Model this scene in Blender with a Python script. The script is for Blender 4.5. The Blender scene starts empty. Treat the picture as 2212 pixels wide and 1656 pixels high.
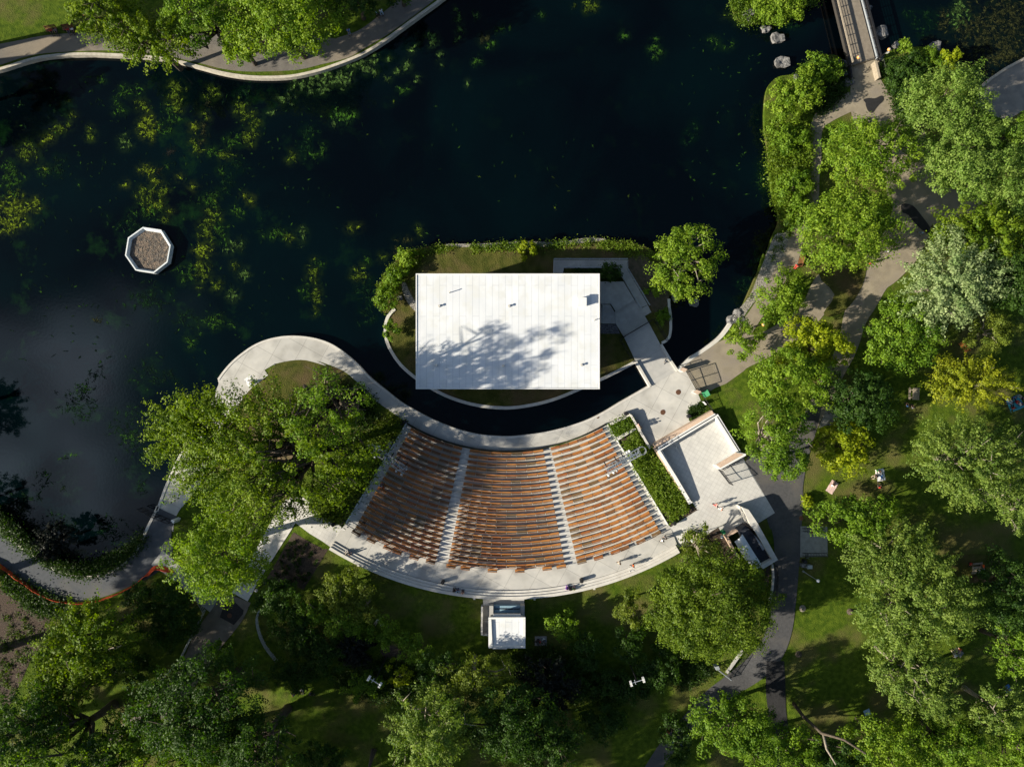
import bpy, bmesh, math, random
import numpy as np
from mathutils import Vector, Matrix
from mathutils.geometry import delaunay_2d_cdt

# ------------------------------------------------------------------ camera, world, sun
S = 0.075            # metres per unit of the plan grid (at water level)
HC = 115.0           # drone height above the water
CU, CV = 1106.0, 828.0
scene = bpy.context.scene
cam_d = bpy.data.cameras.new("drone_camera")
cam = bpy.data.objects.new("drone_camera", cam_d)
scene.collection.objects.link(cam)
cam.location = (0, 0, HC)
cam_d.sensor_width = 36.0
cam_d.lens = 36.0 / (2 * (1106 * S / HC))
cam_d.clip_end = 2000
scene.camera = cam

SUN_EL = math.radians(25)
SHX, SHY = math.cos(math.radians(17)), math.sin(math.radians(17))     # shadows fall this way
scene.world = bpy.data.worlds.new("World")
scene.world.use_nodes = True
wn = scene.world.node_tree
wn.nodes.clear()
def N(nt, t, **kw):
    n = nt.nodes.new(t)
    for k, v in kw.items():
        setattr(n, k, v)
    return n
sky = N(wn, 'ShaderNodeTexSky', sky_type='NISHITA', sun_disc=False)
sky.sun_elevation = SUN_EL
sky.sun_rotation = math.atan2(-SHX, -SHY)
bg = N(wn, 'ShaderNodeBackground'); bg.inputs['Strength'].default_value = 0.05
out = N(wn, 'ShaderNodeOutputWorld')
tc = N(wn, 'ShaderNodeTexCoord')
# one bank of bright cloud in the western sky
sep = N(wn, 'ShaderNodeSeparateXYZ'); wn.links.new(tc.outputs['Generated'], sep.inputs[0])
def M(nt, op, a, b=None, c=None, clamp=False):
    n = N(nt, 'ShaderNodeMath', operation=op); n.use_clamp = clamp
    for i, x in enumerate((a, b, c)):
        if x is None: continue
        if isinstance(x, (int, float)): n.inputs[i].default_value = x
        else: nt.links.new(x, n.inputs[i])
    return n.outputs[0]
zc = M(wn, 'MAXIMUM', sep.outputs['Z'], 0.05)
px = M(wn, 'DIVIDE', sep.outputs['X'], zc); py = M(wn, 'DIVIDE', sep.outputs['Y'], zc)
comb = N(wn, 'ShaderNodeCombineXYZ'); wn.links.new(px, comb.inputs[0]); wn.links.new(py, comb.inputs[1])
cn = N(wn, 'ShaderNodeTexNoise'); cn.inputs['Scale'].default_value = 4.0; cn.inputs['Detail'].default_value = 4.0
wn.links.new(comb.outputs[0], cn.inputs['Vector'])
dx = M(wn, 'MULTIPLY', M(wn, 'ADD', px, 0.86), 2.1); dy = M(wn, 'MULTIPLY', M(wn, 'ADD', py, 0.14), 2.2)
rr = M(wn, 'SQRT', M(wn, 'ADD', M(wn, 'MULTIPLY', dx, dx), M(wn, 'MULTIPLY', dy, dy)))
msk = M(wn, 'SUBTRACT', .92, rr)
msk = M(wn, 'ADD', msk, M(wn, 'MULTIPLY', M(wn, 'SUBTRACT', cn.outputs['Fac'], 0.5), 2.8))
msk = M(wn, 'MULTIPLY', msk, 0.62, clamp=True); msk = M(wn, 'POWER', msk, 1.8)
pn = M(wn, 'GREATER_THAN', sep.outputs['Z'], 0.3)
msk = M(wn, 'MULTIPLY', msk, pn)
mix = N(wn, 'ShaderNodeMix', data_type='RGBA')
wn.links.new(msk, mix.inputs['Factor']); wn.links.new(sky.outputs[0], mix.inputs['A'])
mix.inputs['B'].default_value = (78, 98, 120, 1)
wn.links.new(mix.outputs['Result'], bg.inputs['Color'])
wn.links.new(bg.outputs[0], out.inputs[0])

sd = bpy.data.lights.new("sun", 'SUN'); sun = bpy.data.objects.new("sun", sd)
scene.collection.objects.link(sun)
sd.energy = 5.0; sd.angle = math.radians(0.8); sd.color = (1.0, 0.91, 0.745)
dirv = Vector((SHX * math.cos(SUN_EL), SHY * math.cos(SUN_EL), -math.sin(SUN_EL)))
sun.rotation_euler = dirv.to_track_quat('-Z', 'Y').to_euler()
scene.view_settings.view_transform = 'Standard'
scene.view_settings.look = 'None'
scene.view_settings.exposure = 1.0
scene.view_settings.gamma = 1
scene.view_settings.use_curve_mapping = False
scene.cycles.max_bounces = 5
scene.cycles.diffuse_bounces = 2
scene.cycles.transparent_max_bounces = 4

# ------------------------------------------------------------------ coordinates
ZONES = dict(TL=(0,0,2.76), TC=(780,0,2.76), TR=(1564,0,2.76), ML=(0,585,2.76), MC=(780,520,2.76),
  MR=(1564,585,2.76), BL=(0,1170,2.76), BC=(780,1170,2.76), BR=(1564,1170,2.76),
  A=(800,960,5.52), B=(1180,960,5.52), C=(1260,570,5.52), D=(1400,800,5.52), E=(1460,1060,5.52),
  F=(1000,1250,5.52), G=(1860,0,5.52), H=(300,1120,5.52), I=(680,1120,5.52), J=(500,760,5.52),
  K=(1960,850,5.475), O=(250,480,11.04), U=(0,0,1/1.0687))
def q(z, x, y):
    a, b, k = ZONES[z]
    return ((a + x / k) / 1.0687, (b + y / k) / 1.0687)
def L(*a):
    out, z, i = [], None, 0
    while i < len(a):
        if isinstance(a[i], str): z = a[i]; i += 1
        else: out.append(q(z, a[i], a[i+1])); i += 2
    return out
def zk(z): return 1.0 / ZONES[z][2] / 1.0687      # zone px -> grid units
def P(u, v, z=0.0):
    k = S * (HC - z) / HC
    return Vector(((u - CU) * k, -(v - CV) * k, z))
AC = (1095.0, 556.0)
def clamp(t, a=0.0, b=1.0): return max(a, min(b, t))
def sstep(t, a, b):
    t = clamp((t - a) / (b - a)); return t * t * (3 - 2 * t)
def gz(u, v):
    R = math.hypot(u - AC[0], v - AC[1])
    ang = abs(math.degrees(math.atan2(u - AC[0], v - AC[1])))
    wl = sstep(u, 430, 720)
    h = 0.8 + 1.9 * clamp((R - 424) / 260.0) * wl * sstep(v, 700, 900)
    if ang < 33: h -= 0.45 * sstep(R, 686, 702) * (1 - sstep(ang, 29.5, 33))
    return h
def GP(u, v, dz=0.0): return P(u, v, gz(u, v) + dz)
def arc(R, a0, a1, n):
    return [(AC[0] + R * math.sin(math.radians(a0 + (a1 - a0) * i / n)),
             AC[1] + R * math.cos(math.radians(a0 + (a1 - a0) * i / n))) for i in range(n + 1)]
def sm(pts, n=5, closed=False):
    out = []; m = len(pts)
    rng_ = range(m if closed else m - 1)
    for i in rng_:
        g = (lambda j: pts[j % m]) if closed else (lambda j: pts[max(0, min(m - 1, j))])
        p0, p1, p2, p3 = g(i - 1), g(i), g(i + 1), g(i + 2)
        for k in range(n):
            t = k / n
            out.append(tuple(0.5 * (2 * b + (c - a) * t + (2*a - 5*b + 4*c - d) * t*t + (-a + 3*b - 3*c + d) * t**3)
                       for a, b, c, d in zip(p0, p1, p2, p3)))
    if not closed: out.append(tuple(pts[-1]))
    return out

# ------------------------------------------------------------------ materials
MT = {}
def mat(name, c1, c2=None, scale=1.0, rough=0.8, bump=0.0, bscale=20, metal=0.0, c3=None, s3=0.15, detail=6, extra=None, lo=0.35, hi=0.65, spec=0.3):
    if name in MT: return MT[name]
    m = bpy.data.materials.new(name); m.use_nodes = True; nt = m.node_tree
    b = nt.nodes['Principled BSDF']; b.inputs['Roughness'].default_value = rough; b.inputs['Metallic'].default_value = metal
    b.inputs['Specular IOR Level'].default_value = spec
    g = N(nt, 'ShaderNodeNewGeometry')
    col = None
    c2 = c2 or tuple(x * 0.8 for x in c1)
    n1 = N(nt, 'ShaderNodeTexNoise'); n1.inputs['Scale'].default_value = scale; n1.inputs['Detail'].default_value = detail
    nt.links.new(g.outputs['Position'], n1.inputs['Vector'])
    r = N(nt, 'ShaderNodeValToRGB'); r.color_ramp.elements[0].position = lo; r.color_ramp.elements[1].position = hi
    r.color_ramp.elements[0].color = (*c2, 1); r.color_ramp.elements[1].color = (*c1, 1)
    nt.links.new(n1.outputs['Fac'], r.inputs[0]); col = r.outputs[0]
    if c3:
        n3 = N(nt, 'ShaderNodeTexNoise'); n3.inputs['Scale'].default_value = s3; n3.inputs['Detail'].default_value = 5
        nt.links.new(g.outputs['Position'], n3.inputs['Vector'])
        f = M(nt, 'MULTIPLY', M(nt, 'SUBTRACT', n3.outputs['Fac'], 0.48), 6, clamp=True)
        mx = N(nt, 'ShaderNodeMix', data_type='RGBA'); nt.links.new(f, mx.inputs['Factor'])
        nt.links.new(col, mx.inputs['A']); mx.inputs['B'].default_value = (*c3, 1); col = mx.outputs['Result']
    if extra: col = extra(nt, g, col)
    nt.links.new(col, b.inputs['Base Color'])
    if bump:
        nb = N(nt, 'ShaderNodeTexNoise'); nb.inputs['Scale'].default_value = bscale; nb.inputs['Detail'].default_value = 3
        nt.links.new(g.outputs['Position'], nb.inputs['Vector'])
        bp = N(nt, 'ShaderNodeBump'); bp.inputs['Strength'].default_value = bump; bp.inputs['Distance'].default_value = 0.15
        nt.links.new(nb.outputs['Fac'], bp.inputs['Height']); nt.links.new(bp.outputs[0], b.inputs['Normal'])
    MT[name] = m; return m
def grid(bw, rh, mortar, col2, rot=0.0, off=0.0, strength=1.0):
    def f(nt, g, col):
        mp = N(nt, 'ShaderNodeMapping'); mp.inputs['Rotation'].default_value = (0, 0, rot)
        nt.links.new(g.outputs['Position'], mp.inputs['Vector'])
        br = N(nt, 'ShaderNodeTexBrick'); br.offset = off
        br.inputs['Scale'].default_value = 1.0; br.inputs['Brick Width'].default_value = bw
        br.inputs['Row Height'].default_value = rh; br.inputs['Mortar Size'].default_value = mortar
        br.inputs['Mortar Smooth'].default_value = 0.3
        br.inputs['Color1'].default_value = (1, 1, 1, 1); br.inputs['Color2'].default_value = (0.93, 0.93, 0.93, 1)
        br.inputs['Mortar'].default_value = (*col2, 1)
        nt.links.new(mp.outputs[0], br.inputs['Vector'])
        mx = N(nt, 'ShaderNodeMix', data_type='RGBA', blend_type='MULTIPLY'); mx.inputs['Factor'].default_value = strength
        nt.links.new(col, mx.inputs['A']); nt.links.new(br.outputs['Color'], mx.inputs['B'])
        return mx.outputs['Result']
    return f
concrete = mat('pale_concrete', (.50,.485,.45), (.43,.42,.395), 0.8, 0.85, c3=(.36,.35,.325), s3=.4, extra=grid(3.6, 3.6, .03, (.55,.55,.55), .5))
concrete_w = mat('white_concrete', (.56,.54,.50), (.48,.46,.42), 1.2, 0.8)
concrete_g = mat('grey_concrete', (.40,.39,.37), (.32,.315,.30), 1.1, 0.85, c3=(.30,.30,.29), s3=.4)
tiles = mat('paving_tiles', (.52,.51,.485), (.47,.46,.44), 0.8, 0.8, extra=grid(.62, .62, .022, (.72,.72,.72), math.radians(30)))
terrace = mat('terrace_concrete', (.52,.51,.48), (.45,.44,.42), 1.5, 0.85, c3=(.42,.40,.36), s3=.6)
asphalt = mat('asphalt', (.075,.075,.078), (.058,.058,.062), 3, 0.9, bump=.3, c3=(.09,.085,.08), s3=.3)
asphalt_d = mat('fresh_asphalt', (.022,.022,.024), (.015,.015,.017), 3, 0.85, bump=.3)
path_m = mat('worn_path', (.285,.245,.18), (.215,.185,.14), .7, 0.95, bump=.3, c3=(.22,.19,.155), s3=.35)
gravel = mat('gravel', (.36,.33,.28), (.10,.10,.09), 5, 0.95, bump=.8, bscale=6)
rock_m = mat('rock', (.22,.215,.21), (.07,.07,.072), 2.5, 0.9, bump=.8, bscale=4)
grass = mat('lawn_grass', (.080,.120,.010), (.038,.070,.005), 1.4, 0.95, bump=.9, bscale=7, c3=(.100,.096,.030), s3=.17, spec=.1)
grass_dry = mat('dry_lawn_grass', (.085,.085,.02), (.045,.055,.010), .9, 0.95, bump=.9, bscale=7, c3=(.10,.075,.035), s3=.22, spec=.1)
soil = mat('mulch', (.085,.06,.045), (.045,.033,.026), 5, 0.95, bump=.8, bscale=9, c3=(.06,.045,.035), s3=.5)
soil_g = mat('weedy_soil', (.055,.05,.035), (.03,.035,.018), 3, 0.95, bump=.8, bscale=9)
white_paint = mat('white_paint', (.72,.72,.70), (.66,.66,.645), .8, .5)
roofm = mat('white_roof_membrane', (.70,.715,.73), (.63,.65,.67), .35, .6, c3=(.63,.64,.63), s3=.6, extra=grid(7.3, .98, .03, (.66,.68,.72), math.radians(90), .37))
wall_dark = mat('dark_wall_cladding', (.05,.05,.055), (.04,.04,.045), 2, .6)
steel = mat('galvanised_steel', (.42,.45,.48), (.30,.33,.36), 6, .45, metal=.3)
black_m = mat('black_metal', (.018,.018,.02), (.012,.012,.014), 4, .5)
green_m = mat('green_plastic', (.02,.22,.08), (.015,.17,.06), 3, .5)
blue_m = mat('blue_fabric', (.04,.12,.32), None, 3, .8)
purple_m = mat('purple_fabric', (.18,.05,.42), None, 3, .8)
orange_m = mat('orange_mesh', (.75,.09,.02), (.5,.06,.015), 3, .7)
amber = mat('amber_globe', (.9,.40,.12), None, 3, .3)
globe_m = mat('white_globe', (.75,.77,.76), None, 3, .25)
rust = mat('rusty_iron', (.12,.055,.03), (.08,.04,.025), 12, .8)
brick_t = mat('sandy_brick', (.60,.45,.34), (.50,.37,.28), 3, .9, extra=grid(.4,.18,.02,(.8,.8,.8),.5,.5))
bark = mat('bark', (.12,.095,.07), (.06,.048,.038), 5, .95, bump=.8, bscale=8)
bark_pale = mat('pale_bark', (.33,.29,.23), (.20,.17,.14), 5, .95, bump=.6, bscale=8)
deck_m = mat('deck_planks', (.25,.215,.17), (.20,.17,.135), 2, .9, extra=grid(30,.16,.02,(.5,.5,.5), math.radians(-72.5+90-14.0)))
timber = mat('weathered_timber', (.34,.29,.22), (.25,.21,.16), 4, .9)
woods = [mat('oiled_wood_%s' % n, c, tuple(x * .72 for x in c), 7, .65) for n, c in
         (('amber', (.40,.155,.036)), ('russet', (.32,.110,.028)), ('walnut', (.22,.10,.038)), ('honey', (.46,.19,.048)), ('olive', (.19,.11,.045)))]
wood_d = mat('dark_wood', (.11,.045,.02), (.075,.03,.014), 7, .7)
terracotta = mat('octagon_litter', (.20,.15,.11), (.045,.045,.045), 2.2, .95, bump=1, bscale=5, c3=(.10,.09,.08), s3=1.5)
skin_m = mat('skin', (.42,.25,.17), None, 5, .6)
hair_m = mat('dark_hair', (.03,.02,.015), None, 5, .7)
hair_b = mat('brown_hair', (.16,.08,.035), None, 5, .7)
FAB = {}
def fab(n, c):
    if n not in FAB: FAB[n] = mat(n + '_cloth', c, None, 6, .85)
    return FAB[n]
FC = dict(white=(.75,.75,.74), black=(.02,.02,.025), navy=(.03,.05,.14), blue=(.08,.2,.45), sky=(.35,.5,.65), red=(.5,.04,.03),
          pink=(.65,.40,.35), grey=(.2,.2,.21), green=(.05,.3,.1), orange=(.75,.15,.03), purple=(.25,.08,.5), beige=(.45,.38,.28), denim=(.10,.16,.28), teal=(.05,.3,.35))
for k_, c_ in FC.items(): fab(k_, c_)

def leafmat(name, tr=0.35, rough=.55):
    m = bpy.data.materials.new(name); m.use_nodes = True; nt = m.node_tree; nt.nodes.clear()
    o = N(nt, 'ShaderNodeOutputMaterial'); at = N(nt, 'ShaderNodeAttribute'); at.attribute_name = 'leaf'
    p = N(nt, 'ShaderNodeBsdfPrincipled'); p.inputs['Roughness'].default_value = rough; p.inputs['Specular IOR Level'].default_value = .25
    t = N(nt, 'ShaderNodeBsdfTranslucent'); mx = N(nt, 'ShaderNodeMixShader'); mx.inputs[0].default_value = tr
    hs = N(nt, 'ShaderNodeHueSaturation'); hs.inputs['Saturation'].default_value = 1.15; hs.inputs['Value'].default_value = 1.3
    nt.links.new(at.outputs['Color'], p.inputs['Base Color']); nt.links.new(at.outputs['Color'], hs.inputs['Color'])
    nt.links.new(hs.outputs[0], t.inputs['Color'])
    nt.links.new(p.outputs[0], mx.inputs[1]); nt.links.new(t.outputs[0], mx.inputs[2]); nt.links.new(mx.outputs[0], o.inputs[0])
    MT[name] = m; return m
leaf_m = leafmat('leaves', .45); weed_m = leafmat('water_weed', .05, .7)
for n_ in weed_m.node_tree.nodes:
    if n_.type == 'BSDF_PRINCIPLED': n_.inputs['Specular IOR Level'].default_value = .02

# ------------------------------------------------------------------ mesh helpers
COL = scene.collection
def tag(o, label=None, cat=None, group=None, kind=None):
    if label: o['label'] = label
    if cat: o['category'] = cat
    if group: o['group'] = group
    if kind: o['kind'] = kind
    return o
def link(name, me, m, parent=None):
    o = bpy.data.objects.new(name, me); COL.objects.link(o)
    if m is not None and len(me.materials) == 0: me.materials.append(m)
    if parent is not None:
        o.parent = parent
        o.matrix_parent_inverse = Matrix.Identity(4)
    return o
def empty(name, loc, rz=0.0, label=None, cat=None, group=None):
    o = bpy.data.objects.new(name, None); COL.objects.link(o); o.location = loc; o.rotation_euler = (0, 0, rz)
    o.empty_display_size = .3
    return tag(o, label, cat, group)
class MB:
    def __init__(s, org=None): s.v = []; s.f = []; s.o = Vector(org) if org is not None else Vector((0, 0, 0))
    def add(s, vs, fs):
        n = len(s.v); s.v += [tuple(Vector(p) - s.o) for p in vs]; s.f += [tuple(i + n for i in f) for f in fs]
    def prism(s, pts, z0, z1):        # pts: world xy, any polygon
        n = len(pts)
        a = sum(pts[i][0] * pts[(i+1) % n][1] - pts[(i+1) % n][0] * pts[i][1] for i in range(n))
        if a < 0: pts = pts[::-1]
        zz0 = z0 if hasattr(z0, '__len__') else [z0] * n
        zz1 = z1 if hasattr(z1, '__len__') else [z1] * n
        vs = [(p[0], p[1], zz0[i]) for i, p in enumerate(pts)] + [(p[0], p[1], zz1[i]) for i, p in enumerate(pts)]
        fs = [tuple(range(n - 1, -1, -1)), tuple(range(n, 2 * n))] + [(i, (i+1) % n, n + (i+1) % n, n + i) for i in range(n)]
        s.add(vs, fs)
    def box(s, c, size, rz=0.0, tilt=None):
        hx, hy, hz = size[0]/2, size[1]/2, size[2]/2
        R = Matrix.Rotation(rz, 3, 'Z')
        if tilt is not None: R = R @ tilt
        vs = [Vector(c) + R @ Vector((x*hx, y*hy, z*hz)) for z in (-1, 1) for x, y in ((-1,-1),(1,-1),(1,1),(-1,1))]
        s.add(vs, [(3,2,1,0),(4,5,6,7),(0,1,5,4),(1,2,6,5),(2,3,7,6),(3,0,4,7)])
    def ring(s, c, ax, r, n):
        ax = Vector(ax).normalized(); a = ax.orthogonal().normalized(); b = ax.cross(a)
        return [Vector(c) + (a * math.cos(2*math.pi*i/n) + b * math.sin(2*math.pi*i/n)) * r for i in range(n)]
    def tube(s, pts, rs, n=6):
        pts = [Vector(p) for p in pts]
        if not hasattr(rs, '__len__'): rs = [rs] * len(pts)
        vs = []; m = len(pts); ref = None
        for i, p in enumerate(pts):
            d = (pts[min(i+1, m-1)] - pts[max(i-1, 0)]).normalized()
            if ref is None: ref = d.orthogonal().normalized()
            a = (ref - d * ref.dot(d)).normalized(); ref = a; b = d.cross(a)
            vs += [p + (a * math.cos(2*math.pi*k/n) + b * math.sin(2*math.pi*k/n)) * rs[i] for k in range(n)]
        fs = [(i*n+k, i*n+(k+1) % n, (i+1)*n+(k+1) % n, (i+1)*n+k) for i in range(m-1) for k in range(n)]
        fs += [tuple(range(n-1, -1, -1)), tuple(range((m-1)*n, m*n))]
        s.add(vs, fs)
    def lathe(s, c, prof, n=12):      # prof: (r, z)
        vs = []; 
        for r, z in prof: vs += [Vector(c) + Vector((r*math.cos(2*math.pi*k/n), r*math.sin(2*math.pi*k/n), z)) for k in range(n)]
        m = len(prof)
        fs = [(i*n+k, i*n+(k+1) % n, (i+1)*n+(k+1) % n, (i+1)*n+k) for i in range(m-1) for k in range(n)]
        fs += [tuple(range(n-1, -1, -1)), tuple(range((m-1)*n, m*n))]
        s.add(vs, fs)
    def sphere(s, c, r, n=10, sq=(1,1,1)):
        prof = [(max(1e-3, math.sin(math.pi*i/(n//2+1))) * r, -math.cos(math.pi*i/(n//2+1)) * r) for i in range(n//2+2)]
        k = len(s.v); s.lathe(c, prof, n)
        for i in range(k, len(s.v)):
            p = Vector(s.v[i]) + s.o - Vector(c); s.v[i] = tuple(Vector(c) + Vector((p.x*sq[0], p.y*sq[1], p.z*sq[2])) - s.o)
    def build(s, name, m, parent=None, smooth=False, loc=True):
        me = bpy.data.meshes.new(name); me.from_pydata(s.v, [], s.f); me.update()
        if smooth: me.polygons.foreach_set('use_smooth', [True] * len(me.polygons))
        o = link(name, me, m, parent)
        if parent is None and s.o.length > 0: o.location = s.o
        return o
def ribbon_uv(pts, w):
    """left and right edges of a stroke (grid units)"""
    l, r = [], []; n = len(pts)
    for i, p in enumerate(pts):
        a, b = pts[max(0, i-1)], pts[min(n-1, i+1)]
        d = Vector((b[0]-a[0], b[1]-a[1])); d.normalize(); nn = Vector((-d.y, d.x))
        ww = (w[i] if hasattr(w, '__len__') else w) / 2
        l.append((p[0] + nn.x*ww, p[1] + nn.y*ww)); r.append((p[0] - nn.x*ww, p[1] - nn.y*ww))
    return l, r
def strip_wall(name, pts, w, z0, z1, m, label=None, cat='wall', parent=None, kind=None, group=None, closed=False):
    """a wall ribbon: pts grid (read at its top), w metres, z0/z1 absolute or functions"""
    f0 = z0 if callable(z0) else (lambda u, v: z0)
    f1 = z1 if callable(z1) else (lambda u, v: z1)
    cen = [(P(u, v, f1(u, v)), f0(u, v)) for u, v in pts]
    n = len(cen); org = Vector((cen[0][0].x, cen[0][0].y, 0)) if parent is None else parent.location
    mb = MB(org); vs = []; fs = []
    for i, (p, zb) in enumerate(cen):
        a = cen[(i-1) % n][0] if closed else cen[max(0, i-1)][0]
        b = cen[(i+1) % n][0] if closed else cen[min(n-1, i+1)][0]
        d = (b - a); d.z = 0; d.normalize(); nn = Vector((-d.y, d.x, 0)) * w / 2
        # miter
        if 0 < i < n-1 or closed:
            e = (p - a); e.z = 0
            if e.length > 0:
                e.normalize(); c = max(.5, Vector((-e.y, e.x, 0)).dot(nn.normalized())); nn = nn / c
        L_, R_ = p + nn, p - nn
        vs += [(L_.x, L_.y, zb), (L_.x, L_.y, p.z), (R_.x, R_.y, p.z), (R_.x, R_.y, zb)]
    m_ = n if closed else n - 1
    for i in range(m_):
        a, b = i*4, ((i+1) % n)*4
        for k in range(4): fs.append((a+k, a+(k+1) % 4, b+(k+1) % 4, b+k))
    if not closed: fs += [(3,2,1,0), ((n-1)*4, (n-1)*4+1, (n-1)*4+2, (n-1)*4+3)]
    mb.add(vs, fs); o = mb.build(name, m, parent)
    if parent is None: tag(o, label, cat, group, kind)
    return o
def inpoly(u, v, poly):
    c = False; n = len(poly); j = n - 1
    for i in range(n):
        a, b = poly[i], poly[j]
        if (a[1] > v) != (b[1] > v) and u < (b[0]-a[0]) * (v-a[1]) / (b[1]-a[1]) + a[0]: c = not c
        j = i
    return c
def inpoly_np(u, v, poly):
    c = np.zeros(u.shape, bool); n = len(poly); j = n - 1
    for i in range(n):
        a, b = poly[i], poly[j]
        if a[1] != b[1]:
            k = ((a[1] > v) != (b[1] > v)) & (u < (b[0]-a[0]) * (v-a[1]) / (b[1]-a[1]) + a[0])
            c ^= k
        j = i
    return c
def sheet(name, poly, dz, m, spacing=14, skirt=0.0, zf=None, label=None):
    """ground sheet following the terrain; poly in grid units"""
    zf = zf or gz
    us = [p[0] for p in poly]; vs_ = [p[1] for p in poly]
    gu, gv = np.meshgrid(np.arange(min(us), max(us), spacing), np.arange(min(vs_), max(vs_), spacing))
    gu = gu.ravel() + .37; gv = gv.ravel() + .21
    k = inpoly_np(gu, gv, poly); ins = list(zip(gu[k].tolist(), gv[k].tolist()))
    n = len(poly)
    allp = [Vector(p) for p in poly] + [Vector(p) for p in ins]
    r = delaunay_2d_cdt(allp, [], [list(range(n))], 1, 1e-5)
    V, Fc = r[0], r[2]
    verts = [tuple(P(p.x, p.y, zf(p.x, p.y) + dz)) for p in V]
    faces = []
    for f in Fc:
        a, b, c = (verts[i] for i in f[:3])
        if (b[0]-a[0])*(c[1]-a[1]) - (b[1]-a[1])*(c[0]-a[0]) < 0: f = f[::-1]
        faces.append(tuple(f))
    if skirt:
        base = len(verts)
        for u, v in poly:
            p = P(u, v, zf(u, v) + dz); verts.append(tuple(p)); verts.append((p.x, p.y, p.z - skirt))
        for i in range(n):
            a = base + 2*i; b = base + 2*((i+1) % n); faces.append((a, b, b+1, a+1))
    me = bpy.data.meshes.new(name); me.from_pydata(verts, [], faces); me.update()
    o = link(name, me, m); tag(o, kind='structure')
    return o
_lay = [0.05]
def stroke(name, pts, w, m, n=5, dz=None):
    if dz is None: _lay[0] += .005; dz = _lay[0]
    p3 = [(a[0], a[1], b) for a, b in zip(pts, w)]
    s_ = sm(p3, n); l, r = ribbon_uv([(a[0], a[1]) for a in s_], [a[2] for a in s_])
    return sheet(name, l + r[::-1], dz, m, 9)
def thing_origin(u, v): return GP(u, v)
# ------------------------------------------------------------------ setting: ground, water, lawns, paths
def flat(name, x0, y0, x1, y1, z, m, n=1):
    mb = MB(); mb.add([(x0,y0,z),(x1,y0,z),(x1,y1,z),(x0,y1,z)], [(0,1,2,3)])
    return tag(mb.build(name, m), kind='structure')
flat('ground', -900, -900, 900, 900, -1.6, soil_g)
# water: one dark sheet with faint ripples
wm = bpy.data.materials.new('pond_water'); wm.use_nodes = True; nt = wm.node_tree; b = nt.nodes['Principled BSDF']
g = N(nt, 'ShaderNodeNewGeometry')
n1 = N(nt, 'ShaderNodeTexNoise'); n1.inputs['Scale'].default_value = .045; n1.inputs['Detail'].default_value = 6; n1.inputs['Distortion'].default_value = .6
nt.links.new(g.outputs['Position'], n1.inputs['Vector'])
r1 = N(nt, 'ShaderNodeValToRGB'); e = r1.color_ramp.elements
e[0].position = .40; e[0].color = (.0003, .0013, .0024, 1); e[1].position = .68; e[1].color = (.0004, .0042, .0052, 1)
nt.links.new(n1.outputs['Fac'], r1.inputs[0])
n2 = N(nt, 'ShaderNodeTexNoise'); n2.inputs['Scale'].default_value = .16; n2.inputs['Detail'].default_value = 9; n2.inputs['Roughness'].default_value = .68
nt.links.new(g.outputs['Position'], n2.inputs['Vector'])
sp = N(nt, 'ShaderNodeSeparateXYZ'); nt.links.new(g.outputs['Position'], sp.inputs[0])
west = M(nt, 'MULTIPLY', M(nt, 'SUBTRACT', -12.0, sp.outputs['X']), .028, clamp=True)      # weeds grow thicker in the western half
wf = M(nt, 'MULTIPLY', M(nt, 'SUBTRACT', n2.outputs['Fac'], .565), 7, clamp=True)
wf = M(nt, 'MULTIPLY', wf, M(nt, 'ADD', M(nt, 'MULTIPLY', west, .75), .12))
mx = N(nt, 'ShaderNodeMix', data_type='RGBA'); nt.links.new(wf, mx.inputs['Factor']); nt.links.new(r1.outputs[0], mx.inputs['A'])
mx.inputs['B'].default_value = (.004, .018, .004, 1)
at_ = N(nt, 'ShaderNodeAttribute'); at_.attribute_name = 'weed'
n5 = N(nt, 'ShaderNodeTexNoise'); n5.inputs['Scale'].default_value = .9; n5.inputs['Detail'].default_value = 7; n5.inputs['Roughness'].default_value = .7
nt.links.new(g.outputs['Position'], n5.inputs['Vector'])
wk = M(nt, 'MULTIPLY', at_.outputs['Alpha'], M(nt, 'MULTIPLY', M(nt, 'SUBTRACT', n5.outputs['Fac'], .42), 5.5, clamp=True), clamp=True)
mz = N(nt, 'ShaderNodeMix', data_type='RGBA'); nt.links.new(wk, mz.inputs['Factor']); nt.links.new(mx.outputs['Result'], mz.inputs['A'])
nt.links.new(at_.outputs['Color'], mz.inputs['B'])
nt.links.new(mz.outputs['Result'], b.inputs['Base Color'])
b.inputs['Roughness'].default_value = .06; b.inputs['IOR'].default_value = 1.28
nb = N(nt, 'ShaderNodeTexNoise'); nb.inputs['Scale'].default_value = 2.2; nb.inputs['Detail'].default_value = 3
nt.links.new(g.outputs['Position'], nb.inputs['Vector'])
bp = N(nt, 'ShaderNodeBump'); bp.inputs['Strength'].default_value = .05; bp.inputs['Distance'].default_value = .05
nt.links.new(nb.outputs['Fac'], bp.inputs['Height']); nt.links.new(bp.outputs[0], b.inputs['Normal'])
WX = np.concatenate([[-260.], np.linspace(-88, 88, 441), [260.]]); WY = np.concatenate([[-200.], np.linspace(-68, 68, 341), [200.]])
gx, gy = np.meshgrid(WX, WY); nx_, ny_ = len(WX), len(WY)
me = bpy.data.meshes.new('water'); me.vertices.add(nx_*ny_)
me.vertices.foreach_set('co', np.stack([gx.ravel(), gy.ravel(), np.zeros(nx_*ny_)], 1).astype(np.float32).ravel())
ii = (np.arange(ny_-1)[:, None] * nx_ + np.arange(nx_-1)[None, :]).ravel()
lv = np.stack([ii, ii+1, ii+nx_+1, ii+nx_], 1).astype(np.int32); nf = len(ii)
me.loops.add(4*nf); me.loops.foreach_set('vertex_index', lv.ravel()); me.polygons.add(nf)
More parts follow.
